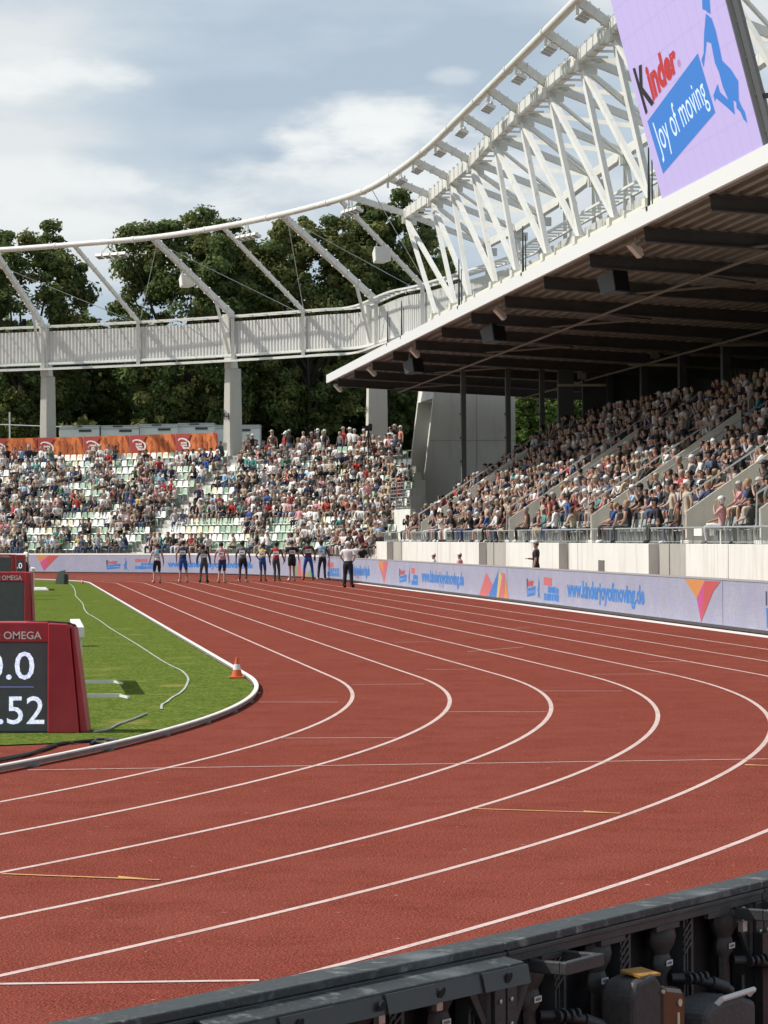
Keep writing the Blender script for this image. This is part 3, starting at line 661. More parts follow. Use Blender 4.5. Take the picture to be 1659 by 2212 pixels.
# back wall, concourse glazing and dark columns
RB = 67.5
def roofz(r): return 11.0 - .055 * (r - 51)
mb = MB()
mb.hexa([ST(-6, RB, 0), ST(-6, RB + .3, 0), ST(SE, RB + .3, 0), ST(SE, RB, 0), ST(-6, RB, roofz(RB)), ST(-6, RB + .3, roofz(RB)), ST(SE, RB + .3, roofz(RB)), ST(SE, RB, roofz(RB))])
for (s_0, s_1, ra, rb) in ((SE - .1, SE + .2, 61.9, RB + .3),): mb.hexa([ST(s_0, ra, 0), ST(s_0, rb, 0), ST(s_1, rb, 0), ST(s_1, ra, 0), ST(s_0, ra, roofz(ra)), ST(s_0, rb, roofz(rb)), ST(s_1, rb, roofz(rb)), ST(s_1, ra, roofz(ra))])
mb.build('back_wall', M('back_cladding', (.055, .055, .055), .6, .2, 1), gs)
mb = MB(); s = 0
while s < 92: mb.box(ST(s, RB - .06, 8.6), (.06, .06, 3.2), rot=Matrix.Rotation(-TH, 3, 'Z')); s += .9
mb.build('cladding_posts', M('post_grey', (.13, .14, .13), .5), gs)
mb = MB()
for s in (18, 34, 50, 66, 80): mb.hexa([ST(s, RB - .02, 7.3), ST(s, RB + .0, 7.3), ST(s + 3.4, RB, 7.3), ST(s + 3.4, RB - .02, 7.3), ST(s, RB - .02, 9.4), ST(s, RB, 9.4), ST(s + 3.4, RB, 9.4), ST(s + 3.4, RB - .02, 9.4)])
mb.build('back_window', M('window_glass_pale', (.10, .14, .12), .15), gs)
s = 6
while s < 100: mb = MB(); mb.box(ST(s, 63.2, 8.0), (.32, .4, 4.7), rot=Matrix.Rotation(-TH, 3, 'Z')); mb.build('roof_column', DST, gs); s += 7.75
for (x, yb, sa) in ((1002, 1050, SE + .3), (1098, 985, SE + .3), (1171, 935, SE + .3), (1222, 900, SE + .3)):
    q_ = SS(x, yb, sa); mb = MB(); mb.box((q_.x, q_.y, (q_.z - 1.5 + 10.6) / 2), (.24 if x < 1200 else .8, .3, 10.6 - q_.z + 1.5), rot=Matrix.Rotation(-TH, 3, 'Z'))
    for zz in (5.8, 7.0, 8.2, 9.4):
        if zz > q_.z: mb.box((q_.x - .16, q_.y - .1, zz), (.07, .1, .1))
    mb.build('steel_column', M('column_grey_green', (.10, .115, .11), .5), gs)
# roof
RS0, RS1, RE = -6.0, 119.0, 51.0
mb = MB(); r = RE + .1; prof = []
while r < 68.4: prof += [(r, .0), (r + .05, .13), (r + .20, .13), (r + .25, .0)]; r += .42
vs = []; 
for (r, h) in prof: vs += [ST(RS0, r, roofz(r) + h), ST(RS1 - .1, r, roofz(r) + h)]
mb.add(vs, [(2 * i, 2 * i + 1, 2 * i + 3, 2 * i + 2) for i in range(len(prof) - 1)])
n = len(prof); vs2 = [v + Vector((0, 0, .08)) for v in (ST(RS0, RE + .1, roofz(RE) + .07), ST(RS1 - .1, RE + .1, roofz(RE) + .02), ST(RS1 - .1, 68.5, roofz(68.5) + .02), ST(RS0, 68.5, roofz(68.5) + .02))]
mb.add(vs2, [(0, 1, 2, 3)])
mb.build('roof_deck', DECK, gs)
mb = MB()
mb.hexa([ST(RS0, RE - .06, roofz(RE) - .16), ST(RS0, RE + .06, roofz(RE) - .16), ST(RS1, RE + .06, roofz(RE) - .16), ST(RS1, RE - .06, roofz(RE) - .16), ST(RS0, RE - .06, roofz(RE) + .30), ST(RS0, RE + .06, roofz(RE) + .30), ST(RS1, RE + .06, roofz(RE) + .30), ST(RS1, RE - .06, roofz(RE) + .30)])
mb.hexa([ST(RS1 - .06, RE + .06, roofz(RE) - .22), ST(RS1 + .06, RE + .06, roofz(RE) - .22), ST(RS1 + .06, 68.5, roofz(68.5) - .22), ST(RS1 - .06, 68.5, roofz(68.5) - .22), ST(RS1 - .06, RE + .06, roofz(RE) + .12), ST(RS1 + .06, RE + .06, roofz(RE) + .12), ST(RS1 + .06, 68.5, roofz(68.5) + .12), ST(RS1 - .06, 68.5, roofz(68.5) + .12)], 1)
mb.build('roof_fascia', [FAS, DST], gs)
s = RS1 - 2.2; kk = 0
while s > 0:   # I-section cantilever beams
    mb = MB(); r0 = RE + .35
    for (dz, hh, ww) in ((-.05, .05, .3), (-.25, .36, .04), (-.44, .05, .3)):
        mb.hexa([ST(s - ww / 2, r0, roofz(r0) + dz - hh / 2), ST(s + ww / 2, r0, roofz(r0) + dz - hh / 2), ST(s + ww / 2, 68, roofz(68) + dz - hh / 2), ST(s - ww / 2, 68, roofz(68) + dz - hh / 2),
                 ST(s - ww / 2, r0, roofz(r0) + dz + hh / 2), ST(s + ww / 2, r0, roofz(r0) + dz + hh / 2), ST(s + ww / 2, 68, roofz(68) + dz + hh / 2), ST(s - ww / 2, 68, roofz(68) + dz + hh / 2)])
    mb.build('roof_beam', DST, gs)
    s -= 7.75; kk += 1
for r in (55.0, 62.0):
    mb = MB(); mb.tube([ST(RS0, r, roofz(r) - .52), ST(RS1 - 1, r, roofz(r) - .52)], .05, 6); mb.build('roof_pipe', M('pipe_grey', (.22, .19, .17), .6), gs)
s = RS1 - 2.2
while s > 8:
    mb = MB(); mb.bar(ST(s, 54.5, roofz(54.5) - .42), ST(s - 3.9, 57.8, roofz(57.8) - .2), .07); mb.bar(ST(s - 7.75, 54.5, roofz(54.5) - .42), ST(s - 3.9, 57.8, roofz(57.8) - .2), .07); mb.build('roof_brace', M('pipe_grey', (.2, .2, .2)), gs); s -= 15.5
# low wall joining the two stands, with a barred gate on it
wa, wb = PD(834, 1099, 153.5), PD(886, 1100, 145.5); wa.z = wb.z = 3.45
cw = MB(); o_ = Vector((.25, .04, 0)); A2, B2 = Vector((*wa.xy, 0)), Vector((*wb.xy, 0))
cw.hexa([B2, B2 + o_, A2 + o_, A2, wb, wb + o_, wa + o_, wa]); cw.build('concrete_wall', CONCW, label='low pale concrete wall under the metal gate between the two stands', cat='wall')
gt = thing('metal_gate', wa, 'grey barred metal gate standing on the low wall between the stands', 'gate')
for k in range(3):
    mb = MB(); A = wa.lerp(wb, .12 + k * .28) + Vector((.1, 0, 0)); B_ = wa.lerp(wb, .37 + k * .28) + Vector((.1, 0, 0)); zt = A.z + 1.45
    for q_ in (A, B_): mb.bar(q_, Vector((q_.x, q_.y, zt)), .07)
    for j in range(8): z = A.z + .1 + (zt - A.z - .1) * j / 7; mb.bar(Vector((A.x, A.y, z)), Vector((B_.x, B_.y, z)), .035)
    mb.bar(A.lerp(B_, .5), Vector((*A.lerp(B_, .5).xy, zt)), .03); mb.build('gate_panel', GST, gt)
# concrete stair tower
tw = thing('concrete_tower', ST(123, 59), 'tall pale concrete tower with slanted portal opening beside the covered stand', 'tower')
def rT(z): return 56.2 + .126 * z
s0, s1, zt = 121.0, 127.8, 11.8
for (sa, sb) in ((s0, s0 + .45), (s1 - .45, s1)):   # two slabs across, slanted front
    mb = MB(); mb.hexa([ST(sa, rT(0), 0), ST(sb, rT(0), 0), ST(sb, 62.3, 0), ST(sa, 62.3, 0), ST(sa, rT(zt), zt), ST(sb, rT(zt), zt), ST(sb, 62.3, zt), ST(sa, 62.3, zt)]); mb.build('side_slab', CONC, tw)
mb = MB(); za = 10.1; mb.hexa([ST(s0 + .45, rT(za), za), ST(s1 - .45, rT(za), za), ST(s1 - .45, 62.3, za), ST(s0 + .45, 62.3, za), ST(s0 + .45, rT(zt), zt - .003), ST(s1 - .45, rT(zt), zt - .003), ST(s1 - .45, 62.3, zt - .003), ST(s0 + .45, 62.3, zt - .003)]); mb.build('lintel', CONCW, tw)
mb = MB(); mb.hexa([ST(s0 + .45, rT(0) + .10, 0), ST(s1 - .45, rT(0) + 1.2, 0), ST(s1 - .45, 62.2, 0), ST(s0 + .45, 62.2, 0), ST(s0 + .45, rT(7.4) + .10, 7.4), ST(s1 - .45, rT(7.4) + 1.0, 7.4), ST(s1 - .45, 62.2, 7.4), ST(s0 + .45, 62.2, 7.4)]); mb.build('timber_panel', M('olive_formwork', (.24, .19, .10), .8, .2, 2), tw)
mb = MB(); mb.hexa([ST(s0 + .45, rT(7.4) + .14, 7.4), ST(s1 - .45, rT(7.4) + 1.3, 7.4), ST(s1 - .45, 62.2, 7.4), ST(s0 + .45, 62.2, 7.4), ST(s0 + .45, rT(10.1) + .14, 10.1), ST(s1 - .45, rT(10.1) + 1.3, 10.1), ST(s1 - .45, 62.2, 10.1), ST(s0 + .45, 62.2, 10.1)]); mb.build('inner_wall', CONC, tw)
mb = MB(); mb.bar(ST(s0 - .004, rT(7.6), 7.6), ST(s0 - .004, 62.3, 7.6), .012, .03); mb.bar(ST(s0 - .004, 60.0, 0), ST(s0 - .004, 60.0, zt), .012, .03)
for r in (58.9, 61.4):
    for z in (5.2, 6.6, 8.2): mb.lathe([(.03, 0), (.03, .02)], ST(s0 - .012, r, z), 8, rot=Matrix.Rotation(PI / 2, 3, 'X'))
mb.build('formwork_marks', M('joint_dark', (.30, .29, .25), .9), tw)

# ---------------------------------------------------------------- ring tube, band and lattice of the floodlight ring
TZ = 20.0
TP = [G(x, y, TZ) for x, y in ((-160, 549), (0, 540), (160, 528), (330, 513), (480, 490), (610, 463), (735, 430), (800, 406), (862, 368), (930, 315), (985, 262), (1045, 203))]
tdir = (G(1240, 5, TZ) - G(985, 262, TZ)).normalized()
last = G(1045, 203, TZ)
TP += [last + tdir * k for k in (8, 16, 24, 32, 40, 50, 60)]
def smooth(P_, n=8):
    o = []
    for i in range(len(P_) - 1):
        a, b, c, d = P_[max(i - 1, 0)], P_[i], P_[i + 1], P_[min(i + 2, len(P_) - 1)]
        for k in range(n):
            t = k / n; o.append(.5 * ((2 * b) + (c - a) * t + (2 * a - 5 * b + 4 * c - d) * t * t + (3 * b - a - 3 * c + d) * t ** 3))
    return o + [P_[-1]]
TPS = smooth(TP)
def sof(p): return (p - CN).dot(DV)
def tube_at_s(s):
    for a, b in zip(TPS, TPS[1:]):
        if (sof(a) - s) * (sof(b) - s) <= 0 and a.x > -12: return a.lerp(b, (sof(a) - s) / (sof(a) - sof(b) + 1e-9))
    return TPS[-1]
def colx(p): return WPX / 2 + p.x / p.y * FPX
def tube_at_x(x):
    for a, b in zip(TPS, TPS[1:]):
        if (colx(a) - x) * (colx(b) - x) <= 0: return a.lerp(b, (colx(a) - x) / (colx(a) - colx(b)))
fr = thing('floodlight_ring', tube_at_x(500), 'white steel ring of tube, arms and lattice carried above the stands', 'steel structure')
mb = MB(); mb.tube(TPS, .17, 12); mb.build('ring_tube', WST, fr, smooth=True)
for i in range(6, len(TPS) - 1, 8):
    d = (TPS[i + 1] - TPS[i]).normalized(); mb = MB(); mb.tube([TPS[i] - d * .10, TPS[i] + d * .10], .20, 12); mb.build('tube_flange', WST, fr)
# band: corrugated wall between posts
bandpts = [CC(x, 700, 67.5) for x in (-130, -60, 0, 103, 200, 300, 400, 500, 600, 700, 790)]
bandpts += [PD(870, 700, 156.5), PD(940, 700, 152.0)]
bandpts = [Vector((p.x, p.y, 0)) for p in bandpts] + [ST(95, 58.2), ST(88, 58.0), ST(70, 58.0), ST(50, 58.0), ST(30, 58.0)]
BND = smooth(bandpts, 6)
cum = [0]
for a, b in zip(BND, BND[1:]): cum.append(cum[-1] + (b - a).length)
def band_at(t):
    for i in range(len(BND) - 1):
        if cum[i + 1] >= t: return BND[i].lerp(BND[i + 1], (t - cum[i]) / (cum[i + 1] - cum[i])), (BND[i + 1] - BND[i]).normalized()
    return BND[-1], (BND[-1] - BND[-2]).normalized()
BZ0, BZ1 = 13.25, 15.45
vs = []; t = 0; k = 0
while t < cum[-1] - .1:
    p_, d = band_at(t); x = Vector((d.y, -d.x, 0)); p_ = p_ + x * (0 if k % 4 in (0, 1) else .07)
    vs += [p_ + Vector((0, 0, BZ0)), p_ + Vector((0, 0, BZ1))]; t += (.085, .045)[k % 2]; k += 1
mb = MB(); mb.add(vs, [(2 * i, 2 * i + 2, 2 * i + 3, 2 * i + 1) for i in range(len(vs) // 2 - 1)]); mb.build('corrugated_band', M('band_panel', (.66, .66, .63), .5, .04, 2), fr)
mb = MB(); inn = []
for t in np.arange(0, cum[-1], .6):
    p_, d = band_at(t); x = Vector((d.y, -d.x, 0)); inn.append((p_, x))
for (dz, off, w_, h_) in ((15.72, .05, .14, .10), (15.72, .85, .10, .10), (13.05, .05, .14, .10), (12.95, .80, .10, .12), (13.35, .16, .10, .14)):
    sweep([p_ + x * off + Vector((0, 0, dz)) for p_, x in inn], [(-w_ / 2, -h_ / 2), (w_ / 2, -h_ / 2), (w_ / 2, h_ / 2), (-w_ / 2, h_ / 2)], mb)
for p_, x in inn[::2]:
    mb.bar(p_ + Vector((0, 0, 15.72)), p_ + x * .85 + Vector((0, 0, 15.72)), .07); mb.bar(p_ + Vector((0, 0, 13.0)), p_ + x * .8 + Vector((0, 0, 12.97)), .07)
mb.build('band_rails', WST, fr)
mb = MB()
for i in range(0, len(inn) - 1):
    p_, x = inn[i]; q_, x2 = inn[i + 1]
    if i % 1 == 0: mb.add([p_ + x * .12 + Vector((0, 0, 13.02)), q_ + x2 * .12 + Vector((0, 0, 13.02)), q_ + x2 * .76 + Vector((0, 0, 13.0)), p_ + x * .76 + Vector((0, 0, 13.0))], [(0, 1, 2, 3)])
mb.build('band_soffit', M('grating', (.52, .52, .49), .6), fr)
# arms from tube to band, pillars, kickers
PILX = (103, 499, 803)
def bandcol(x):
    best = min(((abs(colx(p_) - x), i) for i, p_ in enumerate([band_at(t)[0] for t in np.arange(0, 75, .25)])))
    return band_at(best[1] * .25)
ARMS = [(-10, 103, 1), (162, 303, 0), (333, 510, 1), (485, 660, 0), (613, 824, 1), (738, 925, 0)]
for tx, bx_, thick in ARMS:
    a = tube_at_x(tx); p_, d = bandcol(bx_); x = Vector((d.y, -d.x, 0)); b = p_ + x * .3 + Vector((0, 0, 15.85))
    mb = MB(); mb.bar(a + (b - a) * .01, b, .26 if thick else .17, .34 if thick else .22)
    for f in np.arange(.08, 1, .12): mb.bar(a.lerp(b, f) - (b - a).normalized() * .05, a.lerp(b, f) + (b - a).normalized() * .05, .34 if thick else .22, .42 if thick else .28)
    mb.build('ring_arm', WST, fr)
    mb = MB(); mb.bar(p_ + x * .25 + Vector((0, 0, 13.0)), p_ + x * .25 + Vector((0, 0, 15.9)), .22); mb.build('band_post', WST, fr)
    if thick:
        mid = a.lerp(b, .78); p2 = p_ + x * .6 + Vector((0, 0, 13.4)); mb = MB(); mb.bar(mid, p2, .14); mb.build('kicker_strut', WST, fr)
for (x0, y0, D0, x1, y1, D1) in ((340, 520, 166, 303, 692, 178), (620, 470, 155, 655, 665, 168), (0, 575, 176, 285, 693, 178.5), (350, 530, 167, 640, 672, 170), (630, 478, 156, 900, 625, 160), (805, 412, 144, 918, 610, 150), (405, 705, 174, 500, 768, 174)):
    mb = MB(); mb.tube([PD(x0, y0, D0), PD(x1, y1, D1)], .022, 5); mb.build('tie_cable', GST, fr)
for i, x in enumerate(PILX):
    p_, d = bandcol(x); nx = Vector((d.y, -d.x, 0)); c = p_ + nx * -.3
    pt = thing('concrete_pillar', c, ('concrete pillar left of the white containers, holding up the ring', 'concrete pillar beside the end of the orange banners, marked with a dark H', 'concrete pillar just left of the covered roof corner, behind the standing people')[i], 'pillar', 'pillars under the white ring')
    mb = MB(); zt = 12.55; hw0, hw1 = .34, .22
    e_ = d; f_ = nx
    mb.hexa([c - e_ * (hw0 + .08) + f_ * .75, c + e_ * hw0 + f_ * .75, c + e_ * hw0 - f_ * .7, c - e_ * (hw0 + .08) - f_ * .7] + [q_ + Vector((0, 0, zt)) for q_ in (c - e_ * hw1 + f_ * .5, c + e_ * hw1 + f_ * .5, c + e_ * hw1 - f_ * .6, c - e_ * hw1 - f_ * .6)])
    mb.build('shaft', CONC, pt, bevel=.03)
    mb = MB(); mb.hexa([c + Vector((0, 0, zt)) + q_ for q_ in (-e_ * .3 + f_ * .4, e_ * .3 + f_ * .4, e_ * .3 - f_ * .2, -e_ * .3 - f_ * .2)] + [c + Vector((0, 0, 15.9)) + q_ for q_ in (-e_ * .22 + f_ * .7, e_ * .22 + f_ * .7, e_ * .22 + f_ * .2, -e_ * .22 + f_ * .2)]); mb.build('steel_head', WST, pt)
    if i:
        mb = MB(); zz = 9.35; yy = .75 - .25 * zz / zt + .012
        map_text('H', lambda a, b_: c + e_ * (-.2 + a * .4) + f_ * (yy + .045) + Vector((0, 0, zz + b_ * .42)), mb); mb.build('letter_mark', M('mark_dark', (.03, .03, .03), .8), pt)
# box beam and lattice over the covered roof
NPX = ((878, 462), (934, 424), (975, 387), (1020, 349), (1069, 295), (1125, 242), (1187, 185), (1257, 124), (1326, 59))
ND = [G(x, y, 19.1) for x, y in NPX]
stp = (ND[-1] - ND[3]) / 5
ND += [ND[-1] + stp * k for k in range(1, 6)]
FPXS = ((942, 668), (983, 650), (1015, 628), (1071, 607), (1117, 580), (1184, 542), (1254, 510), (1329, 473), (1407, 424))
FT = [RR(x, y, 54.0) for x, y in FPXS]; fst = (FT[-1] - FT[3]) / 5; FT += [FT[-1] + fst * k for k in range(1, 7)]
for f in FT: f.z = 13.05
mb = MB()
for a, b in zip(ND, ND[1:]): mb.bar(a - (b - a) * .01, b, .30, .52)
mb.build('box_beam', WST, fr)
for a, b in zip(ND, ND[1:]):
    n_ = 5; d = (b - a).normalized()
    for k in range(n_): q_ = a.lerp(b, (k + .5) / n_); mb = MB(); mb.bar(q_ - d * .018, q_ + d * .018, .36, .62); mb.bar(q_ - Vector((0, 0, .29)), q_ - Vector((0, 0, .29)) + NV * .6, .08); mb.bar(q_ + Vector((0, 0, .2)), q_ + Vector((0, 0, .5)), .06); mb.build('beam_rib', WST, fr)
BK = [ND[i] + NV * 4.3 + Vector((0, 0, -1.6)) for i in range(len(ND))]
mb = MB()
for a, b in zip(BK, BK[1:]): mb.bar(a, b, .28, .40)
mb.build('back_chord', WST, fr)
for q_ in ND + BK:
    mb = MB(); mb.box(q_ - Vector((0, 0, .18)), (.42, .62, .62), rot=Matrix.Rotation(-TH, 3, 'Z')); mb.box(q_ + NV * .28 - Vector((0, 0, .40)), (.5, .3, .4), rot=Matrix.Rotation(-TH, 3, 'Z')); mb.build('node_plate', WST, fr)
for i, nd in enumerate(ND):
    tp = tube_at_s(sof(nd))
    mb = MB(); mb.bar(tp, nd, .24, .30)
    for f in (.25, .5, .75): q_ = tp.lerp(nd, f); mb.bar(q_ - (nd - tp) * .02, q_ + (nd - tp) * .02, .30, .38)
    mb.bar(tp - Vector((0, 0, .1)), tp + Vector((0, 0, -.5)), .12); mb.build('front_arm', WST, fr)
    for j in (i, i + 1):
        if j < len(FT): mb = MB(); mb.bar(nd - Vector((0, 0, .3)), FT[j], .19, .19); mb.build('lattice_leg', WST, fr)
    mb = MB(); mb.bar(nd, BK[i], .24, .28); mb.build('cross_tube', WST, fr)
    if i > 0: mb = MB(); mb.bar(nd - Vector((0, 0, .35)), BK[i - 1] - Vector((0, 0, .2)), .11); mb.build('wind_brace', WST, fr)
    if i + 1 < len(ND): mb = MB(); mb.bar(nd, BK[i + 1], .17); mb.build('diagonal_tube', WST, fr)
    if i % 2 == 0 and i + 2 < len(ND): mb = MB(); mb.bar(BK[i], ND[i + 1] - Vector((0, 0, .3)), .13); mb.build('diagonal_tube', WST, fr)
    r_ = BK[i]
    for o_ in (-1.6, 1.6): mb = MB(); mb.bar(r_ - Vector((0, 0, .2)), Vector((*(r_ + DV * o_ + NV * .3).xy, 12.9)), .18); mb.build('back_leg', WST, fr)
# girder on top of the roof edge carrying the legs
mb = MB(); g0_, g1_ = FT[0] + DV * 1.5, FT[-1]
mb.bar(Vector((*g0_.xy, 12.62)), Vector((*g1_.xy, 12.62)), .36, .62)
for f in FT: mb.box((f.x, f.y, 12.93), (.55, .5, .3), rot=Matrix.Rotation(-TH, 3, 'Z'))
mb.build('roof_girder', M('cream_steel', (.74, .72, .62), .5, .05, 2), fr)
mb = MB()
for f in FT: mb.bar(f - DV * 2.5 - Vector((0, 0, .4)) + NV * -.2, Vector((*(f - DV * 2.5 - NV * .2).xy, 10.9)), .16); mb.box(f - DV * 2.5 - Vector((0, 0, .36)), (.5, .12, .75), rot=Matrix.Rotation(-TH, 3, 'Z'))
mb.build('girder_stubs', WST, fr)
# thin antennas on the roof edge
for k, (x, y0, y1) in enumerate(((1402, 455, 318), (1130, 600, 488), (992, 672, 560), (868, 735, 650), (838, 745, 672))):
    q_ = RR(x, y0 + 20, RE); top_ = PD(x, y1, q_.y); mb = MB(); b_ = Vector((q_.x, q_.y, roofz(RE) + .25)); mb.tube([b_, Vector((q_.x, q_.y, (b_.z + top_.z) / 2)), Vector((q_.x, q_.y, top_.z))], .045, 6, r2=.02); mb.tube([b_ + NV * .1, b_ + NV * .1 + Vector((0, 0, (top_.z - b_.z) * .8))], .02, 5)
    mb.box(b_, (.18, .18, .1)); o = mb.build('roof_mast', BLK2, label=('slim dark mast on the roof edge beside the purple screen', 'slim dark mast on the roof edge at the middle of the lattice', 'slim dark mast on the roof edge where the lattice begins', 'slim dark mast standing before the corrugated band, right of two', 'slim dark mast nearest the far roof corner')[k], cat='mast', group='masts along the roof edge')
# floodlights hanging from the tube
def flood(q_, d, label, n=4, sz=1.0):
    root = thing('floodlight_cluster', q_, label, 'floodlight', 'floodlights under the ring tube')
    nx = Vector((d.y, -d.x, 0)); R3 = Matrix((d, -nx, Vector((0, 0, 1)))).transposed()
    mb = MB(); mb.bar(q_, q_ - Vector((0, 0, .55 * sz)), .07); mb.bar(q_ - d * 1.0 * sz - Vector((0, 0, .5 * sz)), q_ + d * 1.0 * sz - Vector((0, 0, .5 * sz)), .07); mb.bar(q_ - d * .9 * sz - Vector((0, 0, .5)), q_ - d * .2, .05); mb.build('bracket', WST, root)
    for k in range(n):
        c = q_ + d * (k - (n - 1) / 2) * .62 * sz - Vector((0, 0, .66 * sz)); tl = R3 @ Matrix.Rotation(math.radians(-22), 3, 'X')
        mb = MB(); mb.box(c, (.46 * sz, .44 * sz, .16 * sz), rot=tl); mb.box(c - tl @ Vector((0, 0, .085 * sz)), (.40 * sz, .38 * sz, .01), 1, rot=tl); mb.bar(c + Vector((0, 0, .05)), c + Vector((0, 0, .18)), .25 * sz, .03)
        mb.build('lamp_head', [M('lamp_housing', (.70, .70, .66), .4), M('lamp_glass_dark', (.22, .22, .22), .2)], root)
for x, lab in ((245, 'hanging below the tube between the two left trees'), (540, 'hanging below the tube in front of the middle tree'), (765, 'hanging below the tube left of where the lattice starts')):
    q_ = tube_at_x(x); q2 = tube_at_x(x + 6); flood(q_ - Vector((0, 0, .2)), (q2 - q_).normalized(), 'white floodlight cluster ' + lab, 4)
for k, x in enumerate((862, 897, 945, 991, 1047, 1112, 1176, 1251)):
    q_ = tube_at_x(x - 14); q2 = tube_at_x(x - 8); flood(q_ + Vector((0, 0, .34)) + NV * .55, (q2 - q_).normalized(), 'floodlight cluster on the lattice side of the tube, ' + ORD(k + 1) + ' from the far end', 3, .88)
# speaker boxes and lamps hung on arms
def speaker(q_, label, name='loudspeaker', m=None, sz=.9, rz=0.0, dark=False):
    root = thing(name, q_, label, 'loudspeaker'); R3 = Matrix.Rotation(rz, 3, 'Z') @ Matrix.Rotation(math.radians(-18), 3, 'X')
    mb = MB(); P8 = [(-.5, -.3, -.45), (.5, -.3, -.45), (.32, .45, -.32), (-.32, .45, -.32), (-.5, -.42, .4), (.5, -.42, .4), (.32, .45, .32), (-.32, .45, .32)]
    mb.hexa([R3 @ Vector(v) * sz + q_ for v in P8]); mb.build('cabinet', m or M('speaker_white', (.76, .75, .70), .5), root, bevel=.03)
    mb = MB(); mb.hexa([R3 @ Vector(v) * sz + q_ for v in ((-.46, -.325, -.40), (.46, -.325, -.40), (.46, -.30, -.40), (-.46, -.30, -.40), (-.46, -.44, .35), (.46, -.44, .35), (.46, -.40, .35), (-.46, -.40, .35))]); mb.build('grille', M('grille_dark' if dark else 'grille_pale', (.01, .01, .012) if dark else (.60, .60, .56), .8), root)
    mb = MB(); mb.bar(q_ + R3 @ Vector((-.3, 0, .3)) * sz, q_ + Vector((-.2, 0, .75)) * sz, .05); mb.bar(q_ + R3 @ Vector((.3, 0, .3)) * sz, q_ + Vector((.2, 0, .75)) * sz, .05); mb.build('yoke', GST, root)
speaker(PD(402, 607, 170.5), 'white loudspeaker box on the ring arm above the middle pillar', rz=.5)
speaker(PD(822, 552, 147), 'white loudspeaker box hanging on the ring arm near the roof corner', rz=.4)
for k, (x, y, D, s_) in enumerate(((1325, 612, 89.5, .88), (1065, 722, 112, .88), (893, 792, 133, .85))):
    speaker(PD(x, y, D), ('big dark loudspeaker under the covered roof, nearest of three', 'big dark loudspeaker under the covered roof, middle of three', 'big dark loudspeaker under the covered roof, farthest of three')[k], m=M('speaker_dark', (.07, .075, .08), .5), sz=s_, rz=.9, dark=True)
for k, (x, y, D) in enumerate(((1372, 540, 84), (1080, 678, 107), (895, 762, 129), (803, 803, 144), (730, 838, 159))):
    q_ = PD(x, y, D); root = thing('spotlight', q_, 'small white spotlight under the roof edge, ' + ORD(k + 1) + ' from the near end', 'spotlight', 'spotlights under the roof edge')
    R3 = Matrix.Rotation(.6, 3, 'Z') @ Matrix.Rotation(.7, 3, 'Y')
    mb = MB(); mb.box(q_, (.55, .22, .16), rot=R3); mb.box(q_ + R3 @ Vector((.1, 0, .12)), (.2, .16, .1), rot=R3); mb.build('housing', M('spot_white', (.75, .70, .66), .4), root)
    mb = MB(); mb.bar(q_, q_ + Vector((0, 0, .45)), .04); mb.bar(q_ + Vector((-.15, 0, .1)), q_ + Vector((.15, 0, .3)), .04); mb.build('bracket', WST, root)
for k, (x, y, D) in enumerate(((1600, 745, 118), (1415, 788, 128), (1257, 832, 138))):
    q_ = PD(x, y, D); root = thing('ceiling_light', q_, 'pale lamp frame under the rear of the roof, ' + ORD(k + 1) + ' from the near end', 'ceiling light', 'lamp frames under the rear roof')
    mb = MB(); mb.bar(q_ - NV * 1.2, q_ + NV * 1.2 , .12); mb.bar(q_ - NV * 1.0 + DV * .3, q_ + NV * 1.2 + DV * .3 , .08); mb.box(q_ + NV * .5, (.9, .4, .1)); mb.build('lamp_bar', M('lamp_beige', (.42, .38, .28), .6), root)
    mb = MB(); mb.bar(q_, q_ + Vector((0, 0, .6)), .06); mb.box(q_ + Vector((0, 0, .45)), (.4, .3, .3)); mb.build('hanger', M('pipe_grey', (.2, .2, .2)), root)

# ---------------------------------------------------------------- big screen on the roof edge
A = RR(1432, 441, RE); B_ = RR(1652, 326, RE); A = Vector((A.x, A.y, 11.25)); B_ = Vector((B_.x, B_.y, 11.25))
T0 = PD(1320, 3, A.y + .1)
lean = (T0 - A); hgt = 8.2; lean = lean.normalized() * hgt; wd = (B_ - A); upv = lean.normalized(); nrmv = wd.normalized().cross(upv).normalized()
if nrmv.x > 0: nrmv = -nrmv
def SCR(a, b, off=0.0): return A + wd * a + lean * b + nrmv * off
sc_ = thing('video_screen', A, 'large lilac video screen with red, black and blue lettering standing on the roof edge', 'screen')
mb = MB(); mb.hexa([SCR(0, 0, 0), SCR(1, 0, 0), SCR(1, 0, -.35), SCR(0, 0, -.35), SCR(0, 1, 0), SCR(1, 1, 0), SCR(1, 1, -.35), SCR(0, 1, -.35)]); mb.build('casing', M('screen_casing', (.22, .22, .21), .5), sc_)
def E_(name, c, e): return M(name, c, .5, emit=e)
LIL = M('screen_lilac', (.29, .245, .43), .6, .03, 30, emit=1.0); SBL = M('screen_blue', (.025, .13, .40), .6, emit=.75); SRD = M('screen_red', (.32, .018, .020), .6, emit=.7); SBK = M('screen_black', (.012, .012, .013), .7, emit=.1); SWH = M('screen_white', (.42, .52, .66), .6, emit=.8)
mb = MB(); mb.add([SCR(.003, .0, .012), SCR(.997, 0, .012), SCR(.997, 1, .012), SCR(.003, 1, .012)], [(0, 1, 2, 3)]); mb.build('display', LIL, sc_)
mb = MB()
for k in range(1, 9): mb.bar(SCR(.003, k / 9, .014), SCR(.997, k / 9, .014), .012, .002, up=nrmv)
for k in range(1, 12): mb.bar(SCR(k / 12, .002, .0138), SCR(k / 12, .998, .0138), .012, .002, up=nrmv)
mb.build('module_seams', E_('screen_seam', (.27, .225, .40), .97), sc_)
